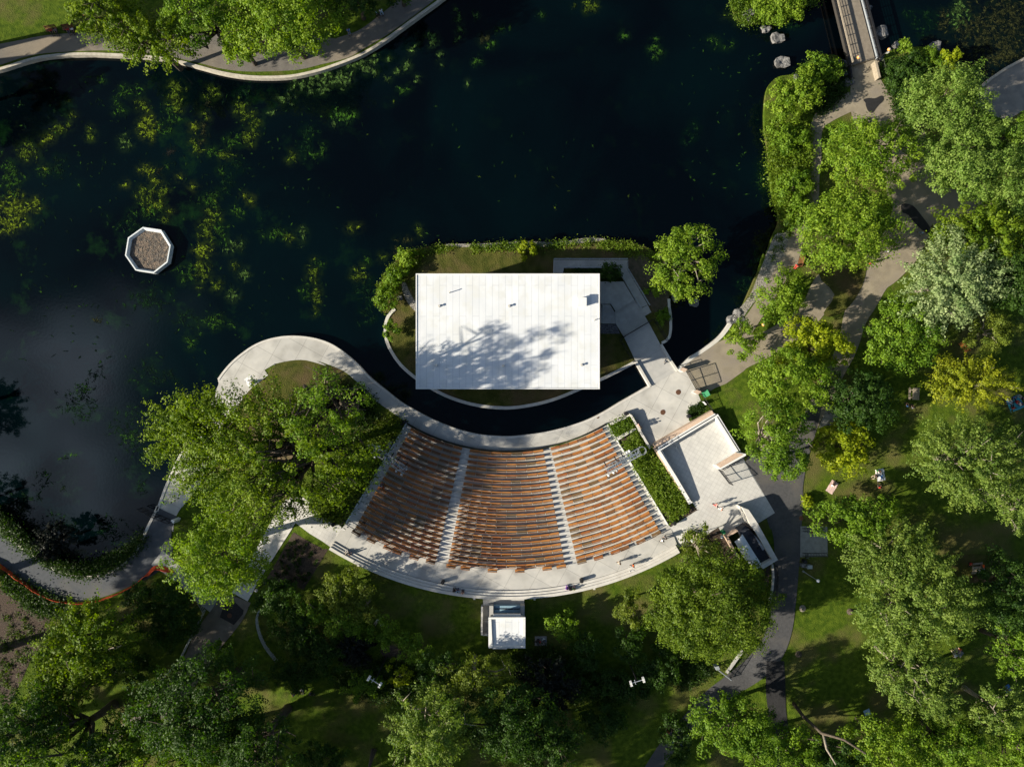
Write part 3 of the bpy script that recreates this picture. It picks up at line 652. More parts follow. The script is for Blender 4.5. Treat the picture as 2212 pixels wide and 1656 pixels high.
TR_ = [
 # north shore
 ('maple_tree','U',235,25,68,78,14,'maple','leafy olive green maple at the top left, beside the two dark park benches','tree',G1,{}),
 ('maple_tree','U',335,95,92,62,13,'maple','drooping maple crown hanging over the north kerb wall of the pond','tree',G1,{}),
 ('broad_tree','U',445,45,72,62,15,'green','middle tree of the north shore group, darker gap on its right','tree',G1,dict(gaps=.25)),
 ('lime_tree','U',520,100,50,42,10,'lime','small bright tree overhanging the beige bend of the north path','tree',G1,{}),
 ('broad_tree','U',615,55,128,82,16,'lime','largest round lime green tree above the north shore path','tree',G1,dict(dens=1.1)),
 ('broad_tree','U',560,-25,70,45,15,'lime','bright tree cut by the top edge of the photo above the north path','tree',G1,{}),
 ('broad_tree','U',765,-10,60,55,11,'deep','dark shaded tree at the top edge where the north path climbs away','tree',G1,{}),
 ('broad_tree','U',860,-35,45,45,10,'deep','dark tree tip at the top edge beside the seated group on the north path','tree',G1,{}),
 # west side silhouettes: black crowns have shade put into the leaf colour
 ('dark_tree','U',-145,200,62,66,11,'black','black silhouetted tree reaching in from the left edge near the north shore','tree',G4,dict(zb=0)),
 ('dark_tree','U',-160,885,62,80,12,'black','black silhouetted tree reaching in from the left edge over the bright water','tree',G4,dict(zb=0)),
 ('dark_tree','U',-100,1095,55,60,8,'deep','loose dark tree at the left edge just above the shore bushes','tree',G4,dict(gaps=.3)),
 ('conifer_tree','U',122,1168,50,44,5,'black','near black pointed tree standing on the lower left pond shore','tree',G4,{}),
 # big trees west of the seats
 ('maple_tree','U',425,925,98,98,18,'maple','spiky bright maple overhanging the pond side path','tree','trees west of the seats',dict(dens=1.1)),
 ('maple_tree','U',585,990,232,184,22,'maple','giant spreading maple over the lawn west of the seats, bare limbs showing in its middle','tree','trees west of the seats',dict(dens=.78,bare=46,toff=(5.4,.5),hole=((3.2,2.2,2.6),(6.8,-1.8,2.4),(4.2,-3.4,1.6),(-10.5,-9.0,3.6),(7.5,9.5,4.6),(4.,-11,3.2)))),
 ('sparse_tree','U',708,888,92,84,26,'green','sparse dark tree with visible limbs in the middle of the round lawn','tree','trees west of the seats',dict(gaps=.4,dens=.62,bare=12)),
 ('maple_tree','U',485,1195,98,115,19,'lime','yellow green maple in front of the white tiled path','tree','trees west of the seats',dict(gaps=.15)),
 # bottom left
 ('maple_tree','U',190,1385,115,92,17,'maple','large sunlit maple below the orange mesh fence','tree',G4,dict(dens=1.1)),
 ('maple_tree','U',140,1465,75,72,16,'maple','sunlit maple over the lower left bed, under the larger one','tree',G4,{}),
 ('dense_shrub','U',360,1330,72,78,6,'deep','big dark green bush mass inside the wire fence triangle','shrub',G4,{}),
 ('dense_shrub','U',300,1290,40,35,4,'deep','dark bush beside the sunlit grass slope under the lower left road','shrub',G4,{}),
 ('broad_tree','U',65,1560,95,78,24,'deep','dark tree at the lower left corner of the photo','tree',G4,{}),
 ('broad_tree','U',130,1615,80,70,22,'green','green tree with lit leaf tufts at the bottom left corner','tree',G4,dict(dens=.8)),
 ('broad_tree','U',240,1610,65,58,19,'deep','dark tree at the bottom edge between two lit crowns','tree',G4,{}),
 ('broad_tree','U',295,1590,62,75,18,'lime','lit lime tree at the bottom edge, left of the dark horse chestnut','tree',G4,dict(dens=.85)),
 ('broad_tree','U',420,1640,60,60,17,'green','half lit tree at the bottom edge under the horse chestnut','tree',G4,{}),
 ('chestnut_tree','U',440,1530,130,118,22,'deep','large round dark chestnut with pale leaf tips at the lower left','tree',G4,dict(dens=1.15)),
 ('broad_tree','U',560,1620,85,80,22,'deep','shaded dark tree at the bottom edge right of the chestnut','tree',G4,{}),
 # south strip of small trees
 ('young_tree','U',605,1290,48,46,5,'deep','small dark tree at the end of the white tiled path','tree',G3,{}),
 ('young_tree','U',735,1275,40,58,5.5,'olive','pale feathery young tree close to the left end of the rear steps','tree',G3,{}),
 ('young_tree','U',790,1310,38,45,5,'olive','second pale feathery young tree right of the one at the rear steps','tree',G3,{}),
 ('young_tree','U',675,1330,36,30,5,'green','small round tree below the mulch bed, with a bare snag beside it','tree',G3,{}),
 ('dense_shrub','U',640,1360,52,50,4.5,'deep','dark bush right of the curved silver railing','shrub',G3,{}),
 ('young_tree','U',745,1345,42,36,5,'green','small green tree left of the couple on the south lawn','tree',G3,{}),
 ('young_tree','U',832,1368,36,35,5,'green','round green tree just below the couple on the south lawn','tree',G3,{}),
 ('young_tree','U',897,1398,38,36,5,'green','round green tree nearest the left side of the sound booth','tree',G3,{}),
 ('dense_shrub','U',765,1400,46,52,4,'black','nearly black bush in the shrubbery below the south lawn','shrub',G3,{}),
 ('dense_shrub','U',700,1415,48,48,4,'deep','dark bush left of the nearly black one in the shrubbery','shrub',G3,{}),
 ('dense_shrub','U',860,1450,28,35,3,'gold','yellow leafed bush right of the left floodlight pole','shrub',G3,dict(dens=.7)),
 ('dense_shrub','U',785,1478,42,35,3,'green','mid green bush under the left floodlight pole','shrub',G3,{}),
 ('broad_tree','U',1020,1458,86,46,12,'olive','light leaved tree directly below the sound booth','tree',G3,dict(dens=1.1)),
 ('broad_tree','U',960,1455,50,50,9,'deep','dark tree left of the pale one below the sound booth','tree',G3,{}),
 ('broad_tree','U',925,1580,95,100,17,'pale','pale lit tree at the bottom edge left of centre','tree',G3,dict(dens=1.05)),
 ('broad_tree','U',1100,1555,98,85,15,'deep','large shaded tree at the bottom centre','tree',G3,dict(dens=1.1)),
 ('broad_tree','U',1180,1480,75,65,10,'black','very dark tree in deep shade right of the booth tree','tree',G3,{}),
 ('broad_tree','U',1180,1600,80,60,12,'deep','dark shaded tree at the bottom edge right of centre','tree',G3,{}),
 ('young_tree','U',1215,1348,32,34,4.5,'green','small bright topped tree right of the sound booth','tree',G3,{}),
 ('young_tree','U',1266,1410,36,44,5,'deep','round dark green tree right of the picnic group behind the booth','tree',G3,{}),
 ('young_tree','U',1360,1308,33,48,5.5,'olive','soft pale tree in the lawn left of the great round tree','tree',G3,{}),
 ('young_tree','U',1360,1388,36,42,5,'deep','dark round tree under the soft pale one','tree',G3,{}),
 ('dense_shrub','U',1330,1480,85,36,3.5,'deep','wide dark hedge beside the right floodlight pole','shrub',G3,{}),
 ('dense_shrub','U',1420,1440,48,48,4,'deep','dark bush between the hedge and the great round tree','shrub',G3,{}),
 ('dense_shrub','U',1215,1450,38,34,4,'deep','dark low bush behind the picnic blanket','shrub',G3,{}),
 ('round_tree','U',1532,1308,132,112,13,'oak','great round dense tree below the small shed','tree',G3,dict(dens=1.45,gaps=0,rnd=.6)),
 ('slender_tree','U',1512,1185,32,52,7,'olive','slender thin leaved tree at the brown bed beside the plaza','tree',G3,dict(dens=.6,bare=5)),
 ('dense_shrub','U',270,1440,60,40,4,'deep','dark bush in the shade right of the large sunlit maple','shrub',G4,{}),
 ('dense_shrub','U',640,1455,52,40,3.5,'deep','dark bush on the lawn left of the left floodlight pole','shrub',G3,{}),
 ('dense_shrub','U',1300,1560,60,42,4,'deep','dark bush on the shaded lawn near the bottom edge right of centre','shrub',G3,{}),
 ('dense_shrub','U',690,1640,55,38,4,'deep','dark bush at the bottom edge left of the pale lit tree','shrub',G3,{}),
 ('young_tree','U',478,1408,26,26,3,'green','small bright sapling beside the dim path at the lower left','tree',G4,{}),
 # lone tree at the island
 ('locust_tree','U',1475,562,78,80,10,'lime','lone lime tree with pale limbs on the east tip of the island','tree','island trees',dict(dens=.85,bare=8,barkm='p',gaps=.2)),
 ('dense_shrub','C',820,300,24,24,3.6,'deep','round dark green bush in the sunken court beside the white roof','shrub','island shrubs',{}),
 ('dense_shrub','C',1360,560,16,14,1.8,'lime','bright bush on bare earth east of the ramp','shrub','island shrubs',dict(dens=1.4)),
 ('dense_shrub','C',1490,880,16,15,1.8,'green','bright bush beside the hooked island wall','shrub','island shrubs',dict(dens=1.4)),
 ('dense_shrub','MC',1205,160,20,18,2.5,'gold','bright yellow green bush north of the white roof','shrub','island shrubs',dict(dens=1.2)),
 ('dense_shrub','MC',435,205,22,24,2.4,'lime','lime bush at the north west tip of the island','shrub','island shrubs',dict(dens=1.2)),
 ('dense_shrub','MC',365,330,24,22,2.6,'green','green bush on the west bank of the island','shrub','island shrubs',dict(dens=1.2)),
 ('dense_shrub','MC',300,465,26,28,3,'green','rounded bush overhanging the pond at the west bank of the island','shrub','island shrubs',dict(dens=1.2)),
 ('dense_shrub','MC',345,665,20,18,2.4,'green','small bush inside the curved island wall','shrub','island shrubs',dict(dens=1.2)),
 # east shore
 ('dense_shrub','U',1690,215,38,48,5,'lime','rounded pale green bush at the water left of the footbridge path','shrub','east shore shrubs',dict(dens=1.2)),
 ('dense_shrub','U',1738,200,38,52,5.5,'lime','taller pale green bush right beside the other at the footbridge','shrub','east shore shrubs',dict(dens=1.2)),
 ('dense_shrub','U',1775,150,42,32,3,'green','low green bush among the boulders left of the footbridge end','shrub','east shore shrubs',dict(dens=1.2)),
 ('dense_shrub','U',1705,300,42,38,3,'green','shore bush beside the reeds opposite the narrow path','shrub','east shore shrubs',dict(dens=1.1)),
 ('dense_shrub','U',1715,405,38,42,4,'green','green shore bush below the reeds','shrub','east shore shrubs',dict(dens=1.1)),
 ('dense_shrub','U',1728,465,24,38,3,'green','narrow shore bush where the gravel beach begins','shrub','east shore shrubs',dict(dens=1.1)),
 ('dense_shrub','U',1955,165,48,48,3.5,'deep','dark green bush right of the footbridge end','shrub','east shore shrubs',dict(dens=1.2)),
 ('dense_shrub','U',2010,125,42,22,2.5,'green','low bush along the bank right of the footbridge','shrub','east shore shrubs',dict(dens=1.1)),
 ('dense_shrub','U',1960,100,15,16,2.6,'lime','small bright bush nearest the water right of the footbridge lamp','shrub','east shore shrubs',dict(dens=1.2)),
 ('dense_shrub','U',2055,130,25,26,3.2,'gold','yellow shrub at the tip of the bank in the top right','shrub','east shore shrubs',dict(dens=1.2)),
 ('dense_shrub','U',1685,0,52,50,3.5,'lime','pale green bush on the islet at the top edge','shrub','east shore shrubs',dict(dens=1.2,zb=.3)),
 # east park
 ('broad_tree','U',1872,340,92,86,13,'lime','broad bright tree right of the narrow shore path','tree',G2,dict(dens=1.1)),
 ('broad_tree','U',1838,488,98,102,13,'lime','broad bright tree standing below its twin beside the east junction','tree',G2,dict(dens=1.15)),
 ('broad_tree','U',1812,292,30,26,5,'green','dark topped small tree at the upper end of the narrow path','tree',G2,{}),
 ('willow_tree','U',2035,245,92,98,13,'willow','rounded pale green willow at the top right beside the quay','tree',G2,dict(dens=1.25,rnd=.5)),
 ('willow_tree','U',2105,355,108,85,13,'willow','wide pale green willow in the middle of the right hand row','tree',G2,dict(dens=1.15)),
 ('willow_tree','U',2185,425,72,70,12,'willow','pale willow at the right edge of the photo','tree',G2,{}),
 ('willow_tree','U',2195,290,45,50,11,'green','small part of a crown at the right edge under the quay','tree',G2,{}),
 ('maple_tree','U',2120,510,118,75,13,'maple','dark spiky maple behind the silver leaved tree','tree',G2,dict(dens=1.1)),
 ('maple_tree','U',2190,600,62,75,13,'deep','dark maple at the right edge beside the silver leaved tree','tree',G2,{}),
 ('silver_tree','U',2050,610,118,112,14,'silver','silver leaved tree, the palest crown in the park','tree',G2,dict(dens=1.05)),
 ('broad_tree','U',1945,715,82,88,11,'green','mid green tree left below the silver leaved tree','tree',G2,dict(dens=1.05)),
 ('broad_tree','U',2140,720,58,48,8,'olive','small olive tree right below the silver leaved tree','tree',G2,{}),
 ('broad_tree','U',1690,645,52,60,7,'lime','bright tree between the gravel beach and the forked path','tree',G2,dict(dens=1.1)),
 ('broad_tree','U',1605,735,44,40,6,'lime','small bright tree by the orange lamp near the gate','tree',G2,dict(dens=.9)),
 ('broad_tree','U',1755,745,78,62,9,'gold','yellow green tree top above the dark path','tree',G2,dict(dens=1.2)),
 ('broad_tree','U',1700,820,88,70,10,'lime','bright tree just right of the entrance gate','tree',G2,dict(dens=1.05)),
 ('broad_tree','U',1672,940,82,68,11,'green','tree with pale open limbs right of the walled court','tree',G2,dict(dens=.85,bare=10,barkm='p',gaps=.2)),
 ('broad_tree','U',1690,1000,48,42,9,'green','low hanging branch tip over the asphalt path beside the court','tree',G2,{}),
 ('broad_tree','U',1855,860,78,68,10,'deep','dark green tree left of the shaded picnic table','tree',G2,dict(dens=1.1)),
 ('globe_tree','U',1822,968,64,58,6,'gold','small yellow ball shaped tree on the open lawn','tree',G2,dict(dens=1.15)),
 ('feathery_tree','U',2090,825,102,62,9,'feather','feathery yellow tree right of the shaded picnic table','tree',G2,dict(dens=1.15,bare=5)),
 ('ash_tree','U',2090,1000,122,118,13,'pale','big pale tree showing many grey twigs at the right edge','tree',G2,dict(dens=1.0,bare=22,gaps=.15)),
 ('ash_tree','U',2190,1080,50,70,11,'pale','pale crown at the right edge beside the twiggy tree','tree',G2,{}),
 ('maple_tree','U',1850,1120,95,52,9,'green','spiky green tree above the bike pad','tree',G2,dict(dens=1.1)),
 ('maple_tree','U',1930,1190,110,70,10,'pale','spiky light tree between the bike pad and the sunny picnic table','tree',G2,{}),
 ('ash_tree','U',1968,1290,135,128,14,'pale','largest pale feathery tree on the lower right lawn','tree',G2,dict(dens=1.15,bare=14)),
 ('ash_tree','U',1955,1440,95,85,13,'pale','pale tree directly below the largest feathery one','tree',G2,dict(bare=6)),
 ('ash_tree','U',2010,1490,75,65,12,'pale','pale tree leaning right above the bottom group','tree',G2,{}),
 ('broad_tree','U',2170,1275,60,95,11,'deep','dark tree at the right edge below the sunny picnic table','tree',G2,dict(gaps=.2)),
 ('broad_tree','U',2185,1395,45,60,11,'green','green topped tree at the right edge of the lower lawn','tree',G2,{}),
 ('ash_tree','U',2150,1530,62,65,12,'pale','pale tree near the lower right corner','tree',G2,{}),
 ('broad_tree','U',2195,1610,60,60,12,'green','tree in the lower right corner of the photo','tree',G2,{}),
 ('broad_tree','U',1590,1565,90,78,12,'green','spreading tree covering the lower fork of the asphalt road','tree',G2,dict(dens=1.05,bare=6)),
 ('broad_tree','U',1690,1625,85,60,12,'green','tree at the bottom edge right of the lower road fork','tree',G2,{}),
 ('broad_tree','U',1800,1640,70,50,11,'deep','shaded tree at the bottom edge under the fallen limb','tree',G2,{}),
 ('broad_tree','U',1905,1600,95,68,12,'lime','bright tree at the bottom edge right of the fallen limb','tree',G2,dict(dens=1.05,bare=6)),
 ('broad_tree','U',2050,1610,95,62,12,'green','green tree at the bottom edge near the lower right corner','tree',G2,dict(bare=8)),
 ('young_tree','U',1460,1590,38,52,6,'deep','small dark tree at the bottom of the asphalt road','tree',G2,{}),
 ('dense_shrub','U',1745,1085,9,10,1.3,'gold','tiny bright bush at the edge of the road above the bike pad','shrub',G2,dict(dens=2)),
]
for i, (x, y, ru, rv, h) in enumerate(((-230,20,95,80,22),(-330,60,95,80,24),(-270,1330,110,95,24),(-270,1520,110,100,25),(-240,1700,120,95,25),(60,1860,120,90,24),(280,1850,120,90,24),(500,1850,120,90,24),(720,1850,120,90,23),(930,1850,120,90,22),(1150,1850,120,90,21),(1370,1850,110,80,20))):
    TR_.append(('park_tree','U',x,y,ru,rv,h,'green',('tall park tree outside the left edge beside the north path', 'tall park tree just outside the left edge, shading the lower left', 'tall park tree just below the photo, shading the bottom strip')[(y > 500) + (y > 1650)],'tree','park trees around the photo',dict(dens=.9)))
for r in TR_:
    o = r[11]
    if o.get('barkm') == 'p': o = dict(o, barkm=bark_pale)
    tree(r[0], r[1], r[2], r[3], r[4], r[5], r[6], r[7], r[8], r[9], r[10], **o)

# undergrowth: low leafy cover too dense to count
def cover(name, poly, n, pal, hgt, label, lsz=.3, cl=.5, zf=None, dark=1.0):
    us = [p[0] for p in poly]; vs = [p[1] for p in poly]; c1, c2, _, _, _ = PAL[pal]
    K = max(4, n // 30)
    cu = rg.uniform(min(us), max(us), K*4); cv = rg.uniform(min(vs), max(vs), K*4)
    k = inpoly_np(cu, cv, poly); cu = cu[k][:K]; cv = cv[k][:K]; K = len(cu)
    hh = rg.uniform(.35, 1.2, K) * hgt
    W = np.array([tuple(P(a, b_, (zf or gz)(a, b_) + h_ * .6)) for a, b_, h_ in zip(cu, cv, hh)])
    ci = np.repeat(np.arange(K), 30)
    pts = W[ci] + rg.normal(size=(K*30, 3)) * np.array([cl, cl, 1]) * np.stack([np.ones(K*30), np.ones(K*30), hh[ci] * .35], 1)
    nrm = rg.normal(size=(K*30, 3)) * .6 + np.array([0, 0, .8])
    f = np.clip(rg.random(K)[ci] * .7 + rg.random(K*30) * .4, 0, 1)[:, None]
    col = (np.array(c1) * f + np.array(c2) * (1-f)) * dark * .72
    o = leafmesh(name, pts, nrm, rg.uniform(.7, 1.3, K*30) * lsz, col)
    return tag(o, label, 'ground cover', kind='stuff')
cover('shrub_bed', L('E',370,20,720,570,700,640,610,730,500,800,60,160,'D',220,1220,380,1080,480,1230,560,1310), 12500, 'lime', .9, 'bright green planting bed between the seats and the walled court', .28, .3)
cover('shrub_bed', L('D',55,1005,285,900,360,1020,145,1150), 3600, 'green', .9, 'small square of green shrubs in the concrete planter frame', .26, .4)
cover('shrub_bed', L('A',620,30,690,90,540,300,430,500,-60,1260,'I',560,470,400,390,200,270,'ML',2100,1330,2000,1500,2208,1250), 26000, 'maple', 1.4, 'dark to yellow green shrub bed along the left edge of the seating terrace', .32, .7)
cover('reeds', L('TR',575,800,700,830,830,800,840,1000,840,1150,800,1350,700,1450,640,1330,600,1150,580,950), 16000, 'lime', 1.4, 'tall green reeds on the east shore left of the narrow path', .34, .6)
cover('bank_plants', L('TR',890,360,1050,400,1090,520,1060,620,900,740,890,560,760,480), 7000, 'deep', .8, 'dark green bank plants left of the footbridge end', .3, .5)
cover('bank_plants', L('TR',1310,420,1450,380,1700,370,1800,470,1600,500,1500,620,1420,800,1380,620,1340,520), 12000, 'deep', 1.1, 'dark bank plants between the footbridge and the willows', .32, .6)
cover('bank_plants', L('TR',350,60,420,150,560,140,700,130,770,60,900,10,900,-60,350,-60), 6000, 'green', .8, 'green bank plants around the islet at the top edge', .3, .5, lambda u, v: .35)
cover('bank_plants', L('MC',560,135,700,122,860,128,1000,118,1200,108,1400,110,1500,105,1640,92,1900,120,2050,200,1980,230,1850,180,1650,130,1400,140,1200,165,1000,160,700,160,560,180,420,330,380,480,300,560,240,460,280,330,420,180), 13000, 'lime', .6, 'leafy bank plants along the north and west edge of the island', .26, .35, f8)
cover('bank_plants', L('BL',-100,10,0,55,100,140,200,250,300,320,420,375,520,380,640,350,760,300,850,230,925,160,900,215,850,280,780,340,650,425,550,435,450,425,350,390,250,330,150,260,60,190,-100,50), 18000, 'deep', 1.5, 'dark green bushes along the pond side of the lower left road', .34, .6)
cover('bank_plants', L('BL',0,390,150,490,300,560,440,600,430,660,300,710,180,640,0,520), 7000, 'deep', .8, 'dark hedge strip between the lower left road and the bark bed', .3, .5)
cover('bed_plants', L('BL',-100,600,150,680,280,780,200,900,60,1230,-100,1230), 2600, 'green', .4, 'scattered low plants in the lower left bark bed', .26, .3, dark=.6)
cover('bed_plants', L('BL',1870,180,2070,275,1930,500,1720,445), 1500, 'deep', .45, 'scattered tufts in the bark bed beside the white tiled path', .24, .16, dark=.8)
cover('bank_plants', L('ML',2000,930,2208,800,'J',1750,700,2000,900,1990,1250,1700,1300,1500,1100), 5000, 'deep', .9, 'dark low plants on the right side of the round lawn', .3, .6)
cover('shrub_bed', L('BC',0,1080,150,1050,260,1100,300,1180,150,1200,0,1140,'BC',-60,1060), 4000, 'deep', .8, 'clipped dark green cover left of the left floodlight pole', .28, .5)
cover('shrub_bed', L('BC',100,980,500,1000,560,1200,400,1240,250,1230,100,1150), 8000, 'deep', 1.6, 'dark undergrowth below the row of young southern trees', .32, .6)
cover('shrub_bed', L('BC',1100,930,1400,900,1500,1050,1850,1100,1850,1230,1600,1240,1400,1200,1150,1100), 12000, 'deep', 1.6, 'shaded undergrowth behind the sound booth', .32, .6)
cover('shrub_bed', L('BR',0,980,130,1000,220,1060,100,1120,0,1150), 3000, 'deep', 1.0, 'dark low plants beside the lower road railing', .3, .5)
cover('shrub_bed', L('D',1060,790,1085,765,1120,785,1175,720,1210,705,1290,800,1180,870,1080,950,1050,880), 1800, 'deep', .35, 'small patch of green in the notch of the plaza', .22, .25)
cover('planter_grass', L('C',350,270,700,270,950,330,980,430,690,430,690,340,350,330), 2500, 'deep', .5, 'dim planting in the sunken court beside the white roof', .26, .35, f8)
cover('bank_plants', L('BR',90,130,250,280,350,400,560,420,560,560,300,560,60,330,0,260), 8000, 'olive', .8, 'weedy plants over the brown bed under the great round tree', .28, .5)
cover('bank_plants', L('TR',645,1440,700,1400,760,1430,660,1600,'MR',560,100,480,240,440,330,470,240,540,120,600,40), 1500, 'green', .4, 'strip of weeds between the gravel beach and the narrow path', .22, .25)
# floating and submerged weeds: clusters of small leaf faces just at the surface
SPL = []
def weeds(name, blobs, label, sz=.17, sp=1.0, halo=True):
    C_, S_, K_ = [], [], []
    for zn, x, y, rx_, ry_, n, tone in blobs:
        u0, v0 = q(zn, x, y); k = zk(zn); m_ = max(1, n // 24); 
        a = rg.normal(size=(m_, 2)) * np.array([rx_, ry_]) * k * .5 + np.array([u0, v0])
        ci = np.repeat(np.arange(m_), 24)
        th = rg.uniform(0, 3.14, m_)[ci]; e1 = rg.normal(size=m_*24) * sp * rg.uniform(2.5, 6, m_)[ci]; e2 = rg.normal(size=m_*24) * sp * rg.uniform(.6, 2.2, m_)[ci]
        w = a[ci] + np.stack([e1*np.cos(th) - e2*np.sin(th), e1*np.sin(th) + e2*np.cos(th)], 1)
        z = rg.uniform(.008, .05, m_*24)
        C_.append(np.stack([(w[:,0]-CU)*S, -(w[:,1]-CV)*S, z], 1))
        c = {'y': (.17,.24,.010), 'g': (.035,.095,.006), 'd': (.008,.028,.004), 'p': (.08,.15,.03), 'b': (.040,.040,.010), 'o': (.095,.150,.007), 'r': (.04,.032,.026)}[tone]
        fade = np.exp(-(e1**2/18/sp**2 + e2**2/4/sp**2)) ; K_.append(np.array((.001,.005,.006)) + np.array(c) * (rg.uniform(.15, 1.45, m_)[ci] * rg.uniform(.6, 1.3, m_*24) * (.12 + 1.1*fade))[:, None])
    hn = [len(x) for x in C_]
    c = np.concatenate(C_); col = np.concatenate(K_); n = len(c)
    if halo: SPL.append((c.copy(), col.copy())); kp = rg.random(n) < .8; c = c[kp]; col = col[kp]; n = len(c)
    n2 = len(c) - n
    nrm = rg.normal(size=(n, 3)) * .12 + np.array([0, 0, 1.])
    if n2: nrm = np.concatenate([nrm, rg.normal(size=(n2, 3)) * .01 + np.array([0, 0, 1.])])
    o = leafmesh(name, c, nrm, np.concatenate([rg.uniform(.5, 1.3, n) * sz, rg.uniform(.5, 1.1, n2)]), col, m=weed_m)
    return tag(o, label, 'water weed', kind='stuff')
W1 = [('TL',90,1330,110,110,2600,'y'),('TL',60,1130,90,120,1600,'g'),('TL',180,970,60,60,700,'o'),('TL',60,1430,70,70,700,'y'),('TL',235,1290,22,50,260,'y'),
 ('TL',385,820,60,28,460,'o'),('TL',310,890,40,30,240,'y'),('TL',465,738,18,12,90,'y'),('TL',570,840,18,60,260,'o'),('TL',290,1078,12,12,60,'y'),('TL',370,1060,50,60,500,'d'),
 ('TL',930,790,60,60,900,'y'),('TL',960,850,40,30,400,'y'),('TL',1110,620,50,70,800,'o'),('TL',1120,540,60,30,360,'o'),('TL',1100,720,40,70,420,'g'),('TL',1060,830,60,60,420,'g'),
 ('TL',1130,680,30,40,260,'o'),('TL',800,580,100,40,420,'g'),('TL',640,510,80,40,220,'g'),('TL',900,670,50,40,300,'o'),('TL',750,690,50,60,240,'g'),('TL',800,900,60,50,300,'p'),
 ('TL',1240,820,26,40,300,'y'),('TL',1300,840,22,70,300,'b'),('TL',1310,740,16,30,120,'o'),('TL',1240,910,24,40,180,'o'),('TL',1270,950,40,22,160,'o'),('TL',1085,970,30,34,160,'r'),
 ('TL',1520,680,50,40,400,'o'),('TL',1580,740,50,30,400,'o'),('TL',1620,810,26,60,420,'o'),('TL',1580,890,40,40,420,'o'),('TL',1480,900,50,40,500,'g'),('TL',1430,980,50,30,300,'o'),('TL',1360,970,40,40,260,'g'),
 ('TL',1540,590,60,60,360,'d'),('TL',1340,590,60,30,300,'o'),('TL',1330,660,26,20,100,'b'),('TL',935,1080,34,30,320,'y'),('TL',1010,1080,24,20,120,'b'),('TL',990,1150,26,22,200,'y'),
 ('TL',940,1240,80,90,900,'o'),('TL',1030,1230,40,50,400,'o'),('TL',1000,1310,50,30,360,'y'),('TL',960,1340,80,60,700,'g'),('TL',1068,1350,18,18,90,'y'),('TL',1050,1400,24,18,120,'o'),('TL',830,1420,110,60,700,'d'),
 ('TL',1330,1280,70,50,800,'g'),('TL',1350,1370,50,70,700,'o'),('TL',1320,1470,60,60,700,'o'),('TL',1400,1480,50,50,500,'g'),('TL',1510,1350,40,30,260,'g'),('TL',1450,1170,50,50,300,'d'),('TL',1530,1060,60,40,260,'d'),
 ('TL',1145,1135,14,14,60,'y'),('TL',1240,1190,14,10,50,'y'),('TL',793,1178,18,12,70,'y'),('TL',1560,1250,22,14,90,'y'),('TL',1592,1285,20,16,110,'y'),('TL',1865,1005,22,30,220,'o'),('TL',1410,1090,30,24,150,'g'),
 ('TL',2060,940,16,60,160,'g'),('TL',1950,900,30,90,380,'d'),('TL',2000,985,50,20,200,'g'),('TL',1980,830,40,50,260,'d'),('TL',1780,1490,80,40,600,'g'),('TL',1840,1510,34,26,240,'o'),('TL',1930,1510,20,50,200,'p'),('TL',1480,1570,90,40,420,'p'),('TL',1290,1600,70,50,600,'y'),
 ('TL',440,650,14,8,40,'o'),('TL',350,705,12,12,40,'g'),('TL',130,980,30,20,120,'o'),('TL',270,1090,60,40,220,'g'),('TL',500,1180,14,12,40,'g'),('TL',1060,1060,14,30,80,'g'),
 ('ML',1280,110,60,90,900,'o'),('ML',1180,130,70,80,700,'g'),('ML',1380,200,40,26,300,'o'),('ML',1560,130,30,34,360,'p'),('ML',1480,260,30,36,340,'p'),('ML',1500,90,16,40,120,'o'),('ML',960,280,90,70,900,'d'),('ML',900,300,90,60,600,'d'),
 ('ML',1360,440,90,50,700,'g'),('ML',1210,570,30,40,260,'g'),('ML',1180,420,60,50,400,'d'),('ML',2000,130,40,60,420,'o'),('ML',2010,300,34,70,500,'o'),('ML',1960,250,30,60,300,'g'),('ML',2050,60,30,24,160,'g'),('ML',620,420,26,26,160,'b'),
 ('ML',530,870,60,50,500,'g'),('ML',500,960,120,110,1500,'d'),('ML',830,1170,60,40,360,'g'),('ML',840,1150,140,150,1900,'d'),('ML',1000,780,140,70,900,'d'),('ML',300,1400,40,26,120,'g'),('ML',430,1300,60,26,120,'g'),('ML',270,1450,60,60,300,'d'),('ML',620,750,60,50,260,'d'),
 ('ML',405,1495,16,14,60,'o'),('ML',210,650+900,90,40,300,'d'),('ML',890,1480,60,60,300,'d'),('BL',740,160,140,80,900,'d'),('BL',700,120,80,80,400,'d'),('BL',330,80,180,60,500,'d'),
 ('MC',130,320,46,40,500,'o'),('MC',185,220,16,26,160,'g'),('MC',285,200,14,16,80,'o'),('MC',190,400,90,90,700,'d'),('MC',200,560,70,90,400,'d'),('MC',90,20,60,14,110,'y'),('MC',520,50,14,40,110,'o'),('MC',440,90,40,14,120,'b'),('MC',370,150,14,50,130,'b')]
weeds('water_weeds', W1, 'yellow green and dark green weed patches growing through the western pond')
